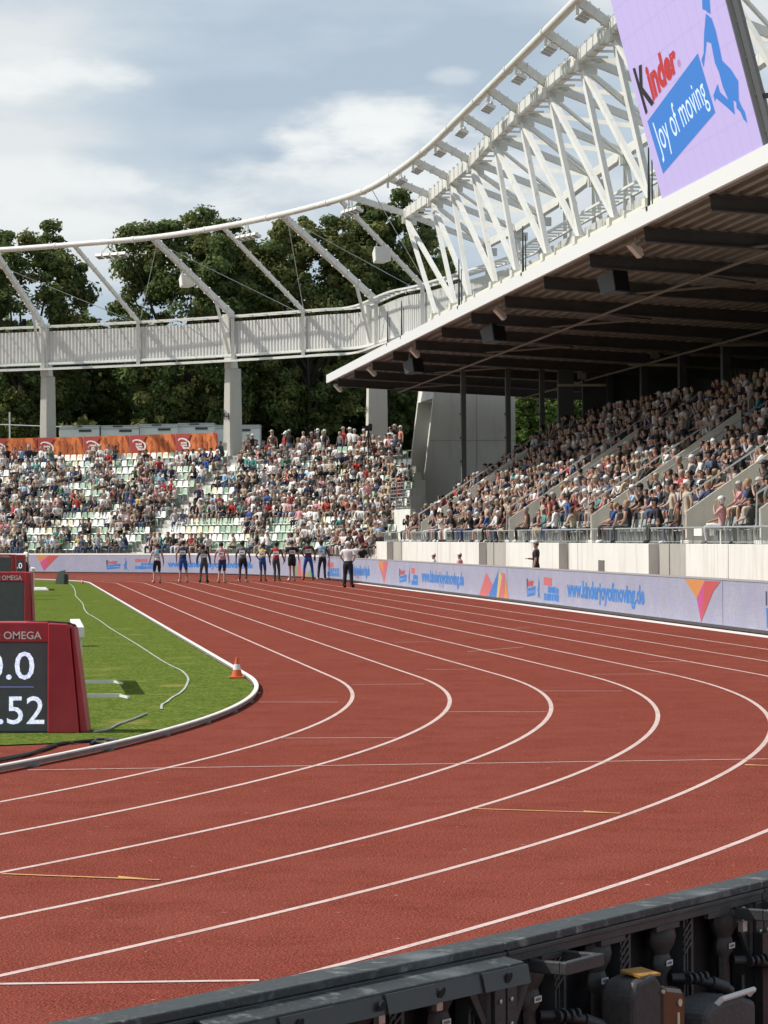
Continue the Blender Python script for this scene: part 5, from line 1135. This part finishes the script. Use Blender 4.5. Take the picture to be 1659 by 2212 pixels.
# ---------------------------------------------------------------- scoreboards on the lawn
RED = layered('scoreboard_red', (.38, .018, .030), [(2, .4, .7, (.46, .035, .048), 4, (1, 1, 1))], rough=.45, bump=None, spec=.5); SCR_ = M('matrix_dark', (.075, .078, .085), .5, .12, 8, emit=.06)
DIG = layered('digit_white', (.62, .68, .95), [(55, .44, .56, (.95, .96, 1.0), 2, (1, 1, 1))], rough=.5, bump=None)
_p = DIG.node_tree.nodes['Principled BSDF']; DIG.node_tree.links.new(_p.inputs['Base Color'].links[0].from_socket, _p.inputs['Emission Color']); _p.inputs['Emission Strength'].default_value = .6; LETW = M('letter_pale', (.78, .70, .68), .5)
def c5(x, y): return (x * .663 / 1.8228, (2050 + y * .663) / 1.8228)
def board(D, xr_top, xr_bot, xs, yt, ys0, ys1, yb, xl, label, logo_box, digits, side=(0, 0)):
    """front face in the plane y = D; all numbers in close-up pixels"""
    def P(x, y, dy=0.0): q_ = PD(*c5(x, y), D); return Vector((q_.x, D + dy, max(q_.z, .012)))
    root = thing('scoreboard', P((xl + xs) / 2, yb), label, 'scoreboard', 'red timing scoreboards')
    mb = MB()
    def slab(pts, d0, d1, mbx, mi=0):
        F_ = [P(x, y, d0) for x, y in pts]; K_ = [P(x, y, d1) for x, y in pts]; n = len(pts)
        K_ = [Vector((k.x, D + d1, f.z)) for k, f in zip(K_, F_)]; K_ = [Vector((f.x, D + d1, f.z)) for f in F_]
        mbx.add(F_ + K_, [tuple(range(n)), tuple(range(2 * n - 1, n - 1, -1))] + [(i, (i + 1) % n, (i + 1) % n + n, i + n) for i in range(n)], mi)
    slab([(xl, ys0 - 1), (xs + 1, ys0 - 1), (xs + 1, yt + 8), (xs - 6, yt), (xl, yt)], 0, .42, mb); mb.build('header', RED, root, bevel=.01)
    mb = MB(); slab([(xl, yb - 8), (xs, yb - 8), (xs, ys0), (xl, ys0)], .03, .40, mb); mb.build('cabinet', BLK2, root)
    mb = MB(); slab([(xl, ys1), (xs - 1, ys1), (xs - 1, ys0 + 1), (xl, ys0 + 1)], .018, .028, mb); mb.build('display', SCR_, root)
    k = (xr_bot - xs)
    mb = MB(); slab([(xs, yb), (xs + k * .80, yb), (xs + k * .55, yt + 35 * k / 235), (xs + k * .48, yt + 10 * k / 235), (xs + 2, yt + 5 * k / 235)], -.05, .46, mb); mb.build('side_column', RED, root, bevel=.012)
    mb = MB(); slab([(xs + k * .815, yb), (xr_bot, yb - 6), (xr_top + (xr_bot - xr_top) * .1, yt + 40 * k / 235), (xs + k * .56, yt + 12 * k / 235)], .0, .40, mb); mb.build('side_panel', RED, root, bevel=.01)
    mb = MB(); slab([(xl, yb), (xs, yb), (xs, yb - 9), (xl, yb - 9)], .02, .38, mb); mb.build('plinth', VOID, root)
    if logo_box:
        x0, x1, y0, y1 = logo_box; mb = MB(); map_text('OMEGA', lambda a, b: P(x0 + (x1 - x0) * a, y1 + (y0 - y1) * b, -.006), mb, bold=.01)
        w_ = (x1 - x0) * .16; map_text('\u03a9', lambda a, b: P(x0 - w_ * 1.6 + w_ * a, y1 + (y0 - y1) * b, -.006), mb, bold=.01); mb.build('header_lettering', LETW, root)
    for (t, x0, x1, y0, y1) in digits:
        mb = MB(); map_text(t, lambda a, b: P(x0 + (x1 - x0) * a, y1 + (y0 - y1) * b, .012), mb, bold=.005); mb.build('time_digits', DIG, root)
    return root, P
D1 = 29.0
b1_, P1 = board(D1, 430, 520, 285, 604, 724, 1252, 1272, -420, 'largest red scoreboard in front, showing 52 in white digits', (22, 247, 658, 704), [('0.0', -100, 203, 778, 945), ('1.52', -95, 262, 1043, 1210)])
mb = MB(); mb.bar(P1(-420, 988, .008), P1(200, 988, .008), .006, .012); mb.build('display_line', M('line_blue', (.2, .22, .5), .5, emit=.2), b1_)
mb = MB(); pts = [P1(150, 610, .05), P1(285, 604, .05), P1(400, 612, .05), P1(440, 630, .1)]
mb.tube([q_ + Vector((0, .05, .005)) for q_ in pts], .012, 6); mb.build('top_trim', M('trim_dark', (.05, .03, .03), .5), b1_)
board(52.0, 175, 205, 147, 305, 362, 597, 1010, -300, 'red scoreboard standing behind the largest one, with a blank dark display', (12, 130, 325, 353), [])
board(92.0, 84, 100, 66, 200, 220, 300, 420, -200, 'small red scoreboard farthest back at the left edge', (2, 58, 207, 217), [])
board(98.0, 142, 150, 136, 203, 236, 300, 400, 84, 'narrow dark scoreboard panel showing 0.0 beside the far official', None, [('0.0', 76, 131, 250, 284)])
# steeplechase barriers
def barrier(pa, pb, D0, D1_, feet, label):
    a, b = PD(*c5(*pa), D0), PD(*c5(*pb), D1_); root = thing('steeplechase_barrier', Vector((a.x, D0, 0)), label, 'barrier', 'white steeplechase barriers'); zt = a.z
    mb = MB(); d = Vector((b.x - a.x, D1_ - D0, 0)).normalized(); x = Vector((d.y, -d.x, 0)) * .14; A0 = Vector((a.x, D0, zt - .135)); B0 = Vector((b.x, D1_, zt - .135)); up = Vector((0, 0, .135))
    mb.hexa([A0, A0 + x, B0 + x, B0, A0 + up, A0 + x + up, B0 + x + up, B0 + up]); mb.build('beam', KERB, root, bevel=.008)
    for (fx, fy, f) in feet:
        g = G(*c5(fx, fy), .05); c = A0.lerp(B0, f) + x * .6
        mb = MB(); mb.bar(c, Vector((c.x, c.y, .06)), .06); mb.build('post', WST, root)
        mb = MB(); mb.bar(Vector((g.x, g.y, .035)), Vector((g.x - 1.15, g.y, .035)), .05, .05); mb.bar(Vector((g.x - .02, g.y, .035)), Vector((g.x + .13, g.y - .45, .035)), .03, .03); mb.build('foot', WST, root)
barrier((436, 632), (416, 583), 35.9, 39.5, ((688, 950, .8), (722, 1032, .1)), 'white barrier with thick beam and long feet just right of the largest scoreboard')
barrier((186, 283), (183, 278), 108, 112, ((240, 405, .1),), 'distant white barrier by the far official')
mb = MB(); a, b = G(*c5(200, 402)), G(*c5(270, 402)); c, d = G(*c5(292, 417)), G(*c5(192, 417)); mb.hexa([q_ + Vector((0, 0, .015)) for q_ in (d, c, b, a)] + [q_ + Vector((0, 0, .05)) for q_ in (d, c, b, a)]); mb.build('ground_plate', WST, label='flat white plate lying on the lawn near the far barrier', cat='plate')
# cones
def cone(x, y, hp, label, D=None):
    g = G(x, y, .012); h = hp / FPX * g.y; root = thing('traffic_cone', g, label, 'traffic cone')
    OR = M('cone_orange', (.62, .10, .02), .5, .1, 5); WT = M('cone_white', (.75, .72, .70), .5)
    mb = MB(); mb.box(g + Vector((0, 0, .012)), (h * .72, h * .72, .03)); mb.build('base', OR, root, bevel=.008)
    r = lambda t: h * (.27 - .215 * t)
    mb = MB(); mb.lathe([(r(0), .02), (r(.4), h * .4), (r(.4), h * .4)], g, 20); mb.lathe([(r(.66), h * .66), (r(1), h * .985), (h * .03, h)], g, 20); mb.build('cone_body', OR, root, smooth=True)
    mb = MB(); mb.lathe([(r(.4) + .002, h * .4), (r(.66) + .002, h * .66)], g, 20); mb.build('white_band', WT, root, smooth=True)
cone(512, 1465, 46, 'orange traffic cone with a white band at the tip of the lawn beside the kerb'); cone(178, 1261, 12, 'tiny far orange and white cone at the bend of the kerb')
mb = MB(); g = G(131, 1262, .012); mb.hexa([g + Vector(v) for v in ((-.25, 0, 0), (.15, 0, 0), (.15, .4, 0), (-.25, .4, 0), (-.12, 0, .55), (.18, 0, .62), (.18, .3, .62), (-.12, .3, .55))]); mb.box(g + Vector((.25, .1, .22)), (.14, .4, .44), 1)
mb.build('start_block_case', [M('case_grey', (.22, .24, .21), .6), BLK], label='small upright grey case with a dark side at the far edge of the lawn', cat='equipment case')
# tape and cables on the ground
hs = [G(*c5(x, y), .014) for x, y in ((398, 368), (430, 388), (447, 420), (448, 445), (470, 470), (492, 495), (500, 525), (520, 552), (545, 566), (600, 600), (640, 630), (690, 662), (740, 692), (790, 722), (850, 760), (910, 800), (965, 835), (1020, 865), (1070, 888), (1100, 912), (1118, 940), (1112, 968), (1095, 1000), (1062, 1030), (1025, 1050), (990, 1078), (965, 1092), (958, 1108), (960, 1122))]
mb = MB(); ribbon([Vector((*q_.xy, 0)) for q_ in smooth(hs, 3)], .032, .022, mb=mb); mb.build('ground_tape', M('tape_pale', (.40, .44, .36), .6, .3, 3), label='pale tape winding across the lawn from the far bend towards the cone', cat='tape')
hs = [G(*c5(x, y), .014) for x, y in ((870, 1150), (800, 1180), (745, 1200), (700, 1215), (640, 1246), (560, 1258))]
mb = MB(); mb.tube([q_ + Vector((0, 0, .01)) for q_ in smooth(hs, 4)], .012, 5); mb.build('grey_hose', GST, label='thin grey hose on the lawn right of the largest scoreboard', cat='hose')
for k, pts in enumerate((((-40, 1432), (120, 1400), (280, 1352), (360, 1322), (440, 1318)), ((-40, 1420), (60, 1405), (230, 1368), (330, 1330), (600, 1300), (700, 1303)), ((540, 1325), (590, 1298), (680, 1308), (730, 1318), (640, 1320), (560, 1312)))):
    hs = [G(*c5(x, y), .02) for x, y in pts]; mb = MB(); mb.tube(smooth(hs, 5), .016, 6); mb.build('black_cable', BLK, label=('black cable running onto the red ground at the left, nearest one', 'black cable running beside the nearest one and under the kerb', 'coiled black cable on the grass edge by the kerb')[k], cat='cable', group='cables by the scoreboard')

# ---------------------------------------------------------------- near LED board seen from behind
def jt(x, y): return G(x, y, 1.04)
JP = [jt(267, 2205), jt(1094, 2036), jt(1650, 1903)]
d01 = (JP[1] - JP[0]).normalized(); d12 = (JP[2] - JP[1]).normalized()
ang = d01.cross(d12).z; MLEN = 1.37
JP.append(JP[2] + (Matrix.Rotation(ang, 3, 'Z') @ d12) * MLEN); JP.append(JP[3] + (Matrix.Rotation(2 * ang, 3, 'Z') @ d12) * MLEN); JP.insert(0, JP[0] - (Matrix.Rotation(-ang, 3, 'Z') @ d01) * MLEN)
ALU = M('latch_metal', (.52, .52, .48), .35, .2, 20, metal=.6); COV = layered('cover_rubber', (.052, .052, .050), [(9, .45, .70, (.080, .078, .072), 5, (1, 1, .3)), (60, .5, .8, (.03, .03, .03), 3, (1, 1, 1))], rough=.55, bump=(.1, 120))
LBL = M('sticker_white', (.62, .62, .60), .5)
for k in range(5):
    a, b = JP[k], JP[k + 1]; d = (b - a); Ln = d.length; d.normalize(); n_ = Vector((-d.y, d.x, 0))
    def W(s, w, z, a=a, d=d, n_=n_): q_ = a + d * s + n_ * w; return Vector((q_.x, q_.y, z))
    def col_s(x, w=.04, a=a, d=d, n_=n_):
        u = col_u(x); p = a + n_ * w; return (u * p.y - p.x) / (d.x - u * d.y)
    def hx(s0, s1, w0, w1, z0, z1, mb, mi=0): return mb.hexa([W(s0, w0, z0), W(s1, w0, z0), W(s1, w1, z0), W(s0, w1, z0), W(s0, w0, z1), W(s1, w0, z1), W(s1, w1, z1), W(s0, w1, z1)], mi)
    root = thing('led_cabinet', W(Ln / 2, .05, 0), ('black LED board cabinet seen from behind, cut off at the lower left corner', 'black LED board cabinet from behind with a fold-down flap under its top rail', 'black LED board cabinet from behind holding the amber power box',
             'black LED board cabinet from behind, cut off by the right edge of the photo', 'black LED board cabinet wholly beyond the right edge')[k], 'LED cabinet', 'near LED cabinets seen from behind')
    g_ = .004
    mb = MB(); hx(g_, Ln - g_, .0, .105, 1.018, 1.04, mb); mb.build('top_rail', RAILT, root, bevel=.004)
    mb = MB(); hx(g_, Ln - g_, .004, .02, .984, 1.0175, mb); hx(g_, Ln - g_, -.004, .010, 1.006, 1.0175, mb)
    for s in np.arange(.18, Ln - .1, .30): hx(s, s + .13, .006, .022, .968, .9838, mb)
    mb.build('rear_lip', BLK2, root, bevel=.002)
    mb = MB(); hx(g_, Ln - g_, .088, .104, .03, 1.017, mb); mb.build('panel_back', VOID, root)
    mb = MB()
    for s in (g_, Ln - g_ - .045): hx(s, s + .045, .0, .086, .03, .9835, mb); 
    hx(.05, Ln - .05, .0, .05, .03, .10, mb); mb.build('end_posts', BLK2, root, bevel=.002)
    for s in (.018, Ln - .03):
        for z in (.95, .90, .84, .80): mb = MB(); mb.lathe([(.006, 0), (.006, .004), (.003, .005)], W(s, -.001, z), 8, rot=Matrix.Rotation(math.atan2(n_.y, n_.x), 3, 'Z') @ Matrix.Rotation(-PI / 2, 3, 'Y')); mb.build('bolt', ALU, root)
    # truss brackets in the corners
    for s, sg in ((.05, 1), (Ln - .05, -1)):
        mb = MB()
        for (u0, z0, u1, z1) in ((0, .98, .0, .83), (0, .83, .10, .98), (.0, .94, .04, .98), (0, .885, .07, .98), (.03, .98, 0, .91), (.07, .98, .0, .86)): mb.bar(W(s + sg * u0, .02, z0), W(s + sg * u1, .02, z1), .012, .03)
        mb.build('corner_bracket', BLK2, root)
    # handles
    for s in ((.11, Ln - .18) if k != 1 else (-.99,)):
        if s < -.5: s = .12
        mb = MB(); hx(s, s + .018, -.085, .003, .952, .984, mb); hx(s + .17, s + .188, -.085, .003, .952, .984, mb); hx(s, s + .188, -.105, -.0851, .952, .984, mb); mb.build('carry_handle', BLK2, root, bevel=.003)
    # inner ribs, moulded covers with stickers, plugs
    xs_ = {2: (1145, 1290, 1430, 1565)}.get(k)
    ss = [col_s(x, .03) for x in xs_] if xs_ else [.2 + .31 * j for j in range(4)]
    for j, s in enumerate(ss):
        prof = [(0, .998, .026), (.0, .985, .036), (.0, .965, .046), (0, .945, .050), (0, .925, .045), (0, .908, .033), (0, .898, .028), (0, .889, .032), (0, .874, .035), (0, .857, .032), (0, .845, .022), (0, .60, .022)]
        vs = []; nn_ = 12
        for (_, z, r_) in prof:
            for q in range(nn_):
                t = 2 * PI * q / nn_; vs.append(W(s + math.cos(t) * r_ * 1.15, .045 + math.sin(t) * r_ * .75, z))
        mb = MB(); mb.add(vs, [(i * nn_ + q, i * nn_ + (q + 1) % nn_, (i + 1) * nn_ + (q + 1) % nn_, (i + 1) * nn_ + q) for i in range(len(prof) - 1) for q in range(nn_)] + [tuple(range(nn_)), tuple(range((len(prof) - 1) * nn_, len(prof) * nn_))])
        cv = mb.build('moulded_cover', COV, root, smooth=True)
        mb = MB(); hx(s - .017, s + .017, .0165, .0185, .868, .883, mb); o2 = mb.build('sticker', LBL, cv)
        mb = MB()
        for q in range(7): hx(s - .012 + q * .0035, s - .0105 + q * .0035, .0155, .0164, .872, .879, mb)
        mb.build('sticker_print', M('print_grey', (.18, .18, .18), .6), cv)
        mb = MB(); ZO = .118; W0_ = W; W = lambda s_, w_, z_, W0_=W0_: W0_(s_, w_, z_ + .118); t0 = W(s + .01, .02, .715); mb.tube([t0, W(s + .06, -.02, .71), W(s + .11, -.05, .695)], .014, 10); mb.tube([W(s + .11, -.05, .695), W(s + .16, -.07, .675)], .0185, 10); mb.tube([W(s + .155, -.068, .677), W(s + .175, -.076, .665)], .0145, 10); mb.tube([W(s + .17, -.075, .67), W(s + .21, -.085, .62), W(s + .215, -.07, .50), W(s + .16, -.04, .38), W(s + .05, 0, .33)], .009, 8)
        for f in (.03, .05, .07, .09): mb.tube([W(s + f, -.01 - f * .3, .712), W(s + f + .008, -.012 - f * .3, .711)], .0165, 10)
        W = W0_; mb.build('power_plug', BLK, root, smooth=True)
        mb = MB()
        for off, ww in ((.105, .010), (.125, .006), (.150, .012)): hx(s + off, s + off + ww, .03, .07, .30, .984, mb)
        for z in (.945, .925, .905, .885): mb.bar(W(s + .105, .03, z), W(s + .150, .03, z + .03), .007)
        mb.lathe([(.018, 0), (.018, .03), (.010, .035)], W(s + .115, .04, .82), 10, rot=Matrix.Rotation(math.atan2(n_.y, n_.x), 3, 'Z') @ Matrix.Rotation(-PI / 2, 3, 'Y'))
        mb.tube([W(s + .09, .03, .78), W(s + .075, .02, .66), W(s + .09, .02, .52), W(s + .06, .03, .40)], .007, 6)
        mb.build('inner_rib', BLK2, root)
    for s in ((Ln - .16,) if k == 2 else ((Ln - .30, Ln - .52) if k == 1 else (.3,))):
        mb = MB(); hx(s, s + .012, -.012, .0, .945, .965, mb); hx(s - .006, s + .018, -.018, .0, .915, .9445, mb); mb.tube([W(s + .006, -.012, .96), W(s + .006, -.012, .985)], .005, 8); mb.build('latch', ALU, root, bevel=.002)
    if k == 2:
        s = Ln - .05; mb = MB(); hx(s - .02, s + .035, -.03, -.002, .60, .90, mb); hx(s + .028, s + .034, -.034, -.0301, .62, .88, mb, 1); mb.build('hinge_plate', [BLK, ALU], root, bevel=.003)
        # amber-lidded power box and grey box with a white handle
        s0 = col_s(1339, -.10); s1 = col_s(1450, -.10)
        pb = thing('power_box', W((s0 + s1) / 2, -.10, .4), 'dark power box with an amber side and yellow label hooked behind the cabinet', 'power box')
        mb = MB(); wd_ = s1 - s0; mm_ = s0 + wd_ * .55
        mb.prism([W(s0, -.13, .40), W(mm_, -.13, .40), W(mm_, -.13, .875), W(s0 + wd_ * .42, -.13, .905), W(s0 + wd_ * .08, -.13, .895), W(s0, -.13, .86)], n_ * .10); mb.build('housing', COV, pb, bevel=.012)
        mb = MB(); mb.prism([W(mm_ + .002, -.135, .40), W(s1, -.135, .40), W(s1, -.135, .82), W(s1 - wd_ * .06, -.135, .85), W(mm_ + .002, -.135, .87)], n_ * .10); mb.build('amber_side', layered('amber_plastic', (.075, .042, .024), [(6, .4, .7, (.12, .07, .038), 4, (1, 1, .3))], rough=.18, bump=None, spec=.6), pb, bevel=.015)
        mb = MB(); mb.prism([W(s0 + wd_ * .2, -.118, .900), W(mm_ + wd_ * .05, -.118, .893), W(mm_ + wd_ * .05, -.06, .905), W(s0 + wd_ * .2, -.06, .912)], Vector((0, 0, .006))); mb.build('yellow_label', M('label_amber', (.36, .18, .025), .5, .25, 40), pb)
        mb = MB(); mb.lathe([(.010, 0), (.010, .003)], W(s1 - wd_ * .16, -.137, .815), 12, rot=Matrix.Rotation(math.atan2(n_.y, n_.x), 3, 'Z') @ Matrix.Rotation(-PI / 2, 3, 'Y')); mb.lathe([(.005, 0), (.005, .006)], W(mm_ - .006, -.132, .855), 10, rot=Matrix.Rotation(math.atan2(n_.y, n_.x), 3, 'Z') @ Matrix.Rotation(-PI / 2, 3, 'Y')); mb.build('side_dots', M('print_pale', (.60, .55, .35), .5), pb); mb = MB(); hx(s1 - wd_ * .20, s1 - wd_ * .16, -.1375, -.1355, .68, .79, mb); mb.build('side_print', M('print_pale', (.60, .55, .35), .5), pb)
        s0 = col_s(1490, -.12); s1 = col_s(1598, -.12); wd_ = s1 - s0
        gb = thing('grey_case', W((s0 + s1) / 2, -.12, .4), 'dark grey case with a white handle hanging right of the amber power box', 'case')
        mb = MB(); mb.prism([W(s0, -.16, .35), W(s1, -.16, .35), W(s1, -.16, .765), W(s0 + wd_ * .7, -.16, .79), W(s0 + wd_ * .12, -.16, .79), W(s0, -.16, .77)], n_ * .14); mb.build('shell', M('case_charcoal', (.055, .056, .056), .6, .2, 20, .2, 90), gb, bevel=.015)
        mb = MB(); mb.tube([W(s0 + wd_ * .25, -.15, .785), W(s0 + wd_ * .25, -.165, .80), W(s0 + wd_ * .9, -.165, .80), W(s0 + wd_ * .9, -.15, .785)], .008, 8); mb.build('white_handle', M('handle_white', (.66, .64, .60), .4), gb, smooth=True)
    if k == 1:   # fold-down flap with slots
        f0, f1 = col_s(455, -.06), Ln - .03
        mb = MB(); z1, z2 = 1.014, .955
        top = [W(f0, -.002, z1), W(f1, -.002, z1), W(f1, -.075, z1 - .010), W(f0, -.075, z1 - .010)]
        mb.add(top + [q_ - Vector((0, 0, .008)) for q_ in top], [(0, 1, 2, 3), (7, 6, 5, 4), (0, 4, 5, 1), (1, 5, 6, 2), (2, 6, 7, 3), (3, 7, 4, 0)]); mb.build('flap_top', RAILT, root, bevel=.003)
        mb = MB(); seg = 6
        for q in range(seg):
            sA_, sB_ = f0 + (f1 - f0) * q / seg, f0 + (f1 - f0) * (q + 1) / seg; jog = .006 if q % 2 else 0
            mb.hexa([W(sA_, -.088 - jog, .955), W(sB_, -.088 - jog, .955), W(sB_, -.080 - jog, .955), W(sA_, -.080 - jog, .955), W(sA_, -.078 - jog, .999), W(sB_, -.078 - jog, .999), W(sB_, -.070 - jog, .999), W(sA_, -.070 - jog, .999)])
        mb.build('flap_front', M('flap_dark', (.030, .032, .033), .35, .2, 8), root)
        mb = MB()
        for q in (.22, .48, .68, .92): s = f0 + (f1 - f0) * q; vs = [W(s + math.cos(t) * .012 + .006 * math.sin(t), -.0905 + .0 * t, .978 + math.sin(t) * .012) for t in np.linspace(0, 2 * PI, 12, endpoint=False)]; mb.prism(vs, -n_ * .003)
        mb.build('flap_slots', VOID, root)

# ---------------------------------------------------------------- crowd and seats become objects
def infr(p): x = colx(p); y = 1158 - (p.z - CAMZ) / p.y * FPX; return -10 < x < 1669 and p.y > 1
vis = [q_ for q_ in PEOPLE if infr(q_['p'])]; rest = [q_ for q_ in PEOPLE if not infr(q_['p'])]
vis.sort(key=lambda q_: q_['p'].y); IND = vis[:300]; CROWD = vis[300:] + rest
IND.sort(key=lambda q_: (q_['where'], q_['row'], -q_['key']))
cnt = {}
for q_ in IND:
    k = (q_['where'], q_['row']); cnt[k] = cnt.get(k, 0) + 1; me = VMESH[q_['v']]
    o = bpy.data.objects.new('person', me); COL.objects.link(o); o.location = q_['p']; o.rotation_euler = (0, 0, q_['rz']); o.scale = (q_['sc'],) * 3
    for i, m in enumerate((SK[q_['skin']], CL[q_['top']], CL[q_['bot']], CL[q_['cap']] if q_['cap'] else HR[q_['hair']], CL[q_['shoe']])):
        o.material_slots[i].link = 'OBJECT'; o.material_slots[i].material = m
    cn = lambda c: CNAME.get(c, c)
    hd = (cn(q_['cap']) + ' cap') if q_['cap'] else q_['hair'] + ' hair'
    st_ = 'standing' if q_['standing'] else 'seated'
    wh = {'covered': 'covered-stand row', 'open': 'open-stand row', 'top': 'open-stand walkway'}[q_['where']]
    row = ORD(q_['row'] + 1) if q_['where'] != 'top' else 'top'
    tag(o, f"{cn(q_['top'])}-clad {st_} spectator, {hd}, {row} {wh}, {ORD(cnt[k])} from its far end", 'person', 'spectators in the stands')
# everyone else: one crowd object
pal = []; pidx = {}
def pid(m):
    if m.name not in pidx: pidx[m.name] = len(pal); pal.append(m)
    return pidx[m.name]
def merge(items, name, label, cat):
    Vs, Fl, Lt, Mi = [], [], [], []; off = 0
    for (V, F, rg, p_, rz, sc, mats) in items:
        c, s = math.cos(rz), math.sin(rz); R2 = np.array([[c, -s, 0], [s, c, 0], [0, 0, 1]]); Vs.append((V * sc) @ R2.T + np.array(p_[:]))
        ids = [pid(m) for m in mats]
        for f, g in zip(F, rg): Fl.extend([i + off for i in f]); Lt.append(len(f)); Mi.append(ids[g])
        off += len(V)
    V = np.vstack(Vs); me = bpy.data.meshes.new(name); me.vertices.add(len(V)); me.vertices.foreach_set('co', V.astype(np.float32).ravel())
    me.loops.add(len(Fl)); me.loops.foreach_set('vertex_index', np.array(Fl, dtype=np.int32)); me.polygons.add(len(Lt)); Lt = np.array(Lt, dtype=np.int32)
    me.polygons.foreach_set('loop_start', np.concatenate([[0], np.cumsum(Lt)[:-1]]).astype(np.int32)); me.polygons.foreach_set('loop_total', Lt)
    for m in pal: me.materials.append(m)
    me.polygons.foreach_set('material_index', np.array(Mi, dtype=np.int32)); me.polygons.foreach_set('use_smooth', np.ones(len(Lt), dtype=bool)); me.update(); me.validate()
    o = bpy.data.objects.new(name, me); COL.objects.link(o); return tag(o, label, cat, kind='stuff')
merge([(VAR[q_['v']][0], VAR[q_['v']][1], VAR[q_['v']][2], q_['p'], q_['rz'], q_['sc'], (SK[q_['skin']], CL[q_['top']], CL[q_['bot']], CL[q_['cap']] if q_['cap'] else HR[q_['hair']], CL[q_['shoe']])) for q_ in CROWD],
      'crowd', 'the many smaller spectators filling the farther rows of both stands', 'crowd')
fs = [s_ for s_ in SEATS if s_[5] and infr(s_[0])]; fs.sort(key=lambda s_: (s_[3], -s_[4])); isel = fs[:300]; ids_ = set(id(s_) for s_ in isel)
cnt = {}
for (p_, rz, c, row, a, fr_) in isel:
    cnt[row] = cnt.get(row, 0) + 1; o = bpy.data.objects.new('stadium_seat', SEATME[c]); COL.objects.link(o); o.location = p_; o.rotation_euler = (0, 0, rz)
    tag(o, f"empty {c} seat, {ORD(row + 1)} row of the open stand, {ORD(cnt[row])} empty one from left", 'seat', 'seats of the open stand')
pal = []; pidx = {}
sv = np.array(sm_.v); items = [(sv, sm_.f, sm_.m, p_, rz, 1.0, (SEATC[c], GST)) for s_ in SEATS if id(s_) not in ids_ for (p_, rz, c) in ((s_[0], s_[1], s_[2]),)]
items += [(sv, sm_.f, sm_.m, p_, rz, 1.0, (M('seat_grey', (.30, .32, .30), .5), GST)) for p_, rz in CSEAT]
merge(items, 'stadium_seats', 'the remaining seats of both stands, mostly under spectators', 'seats')
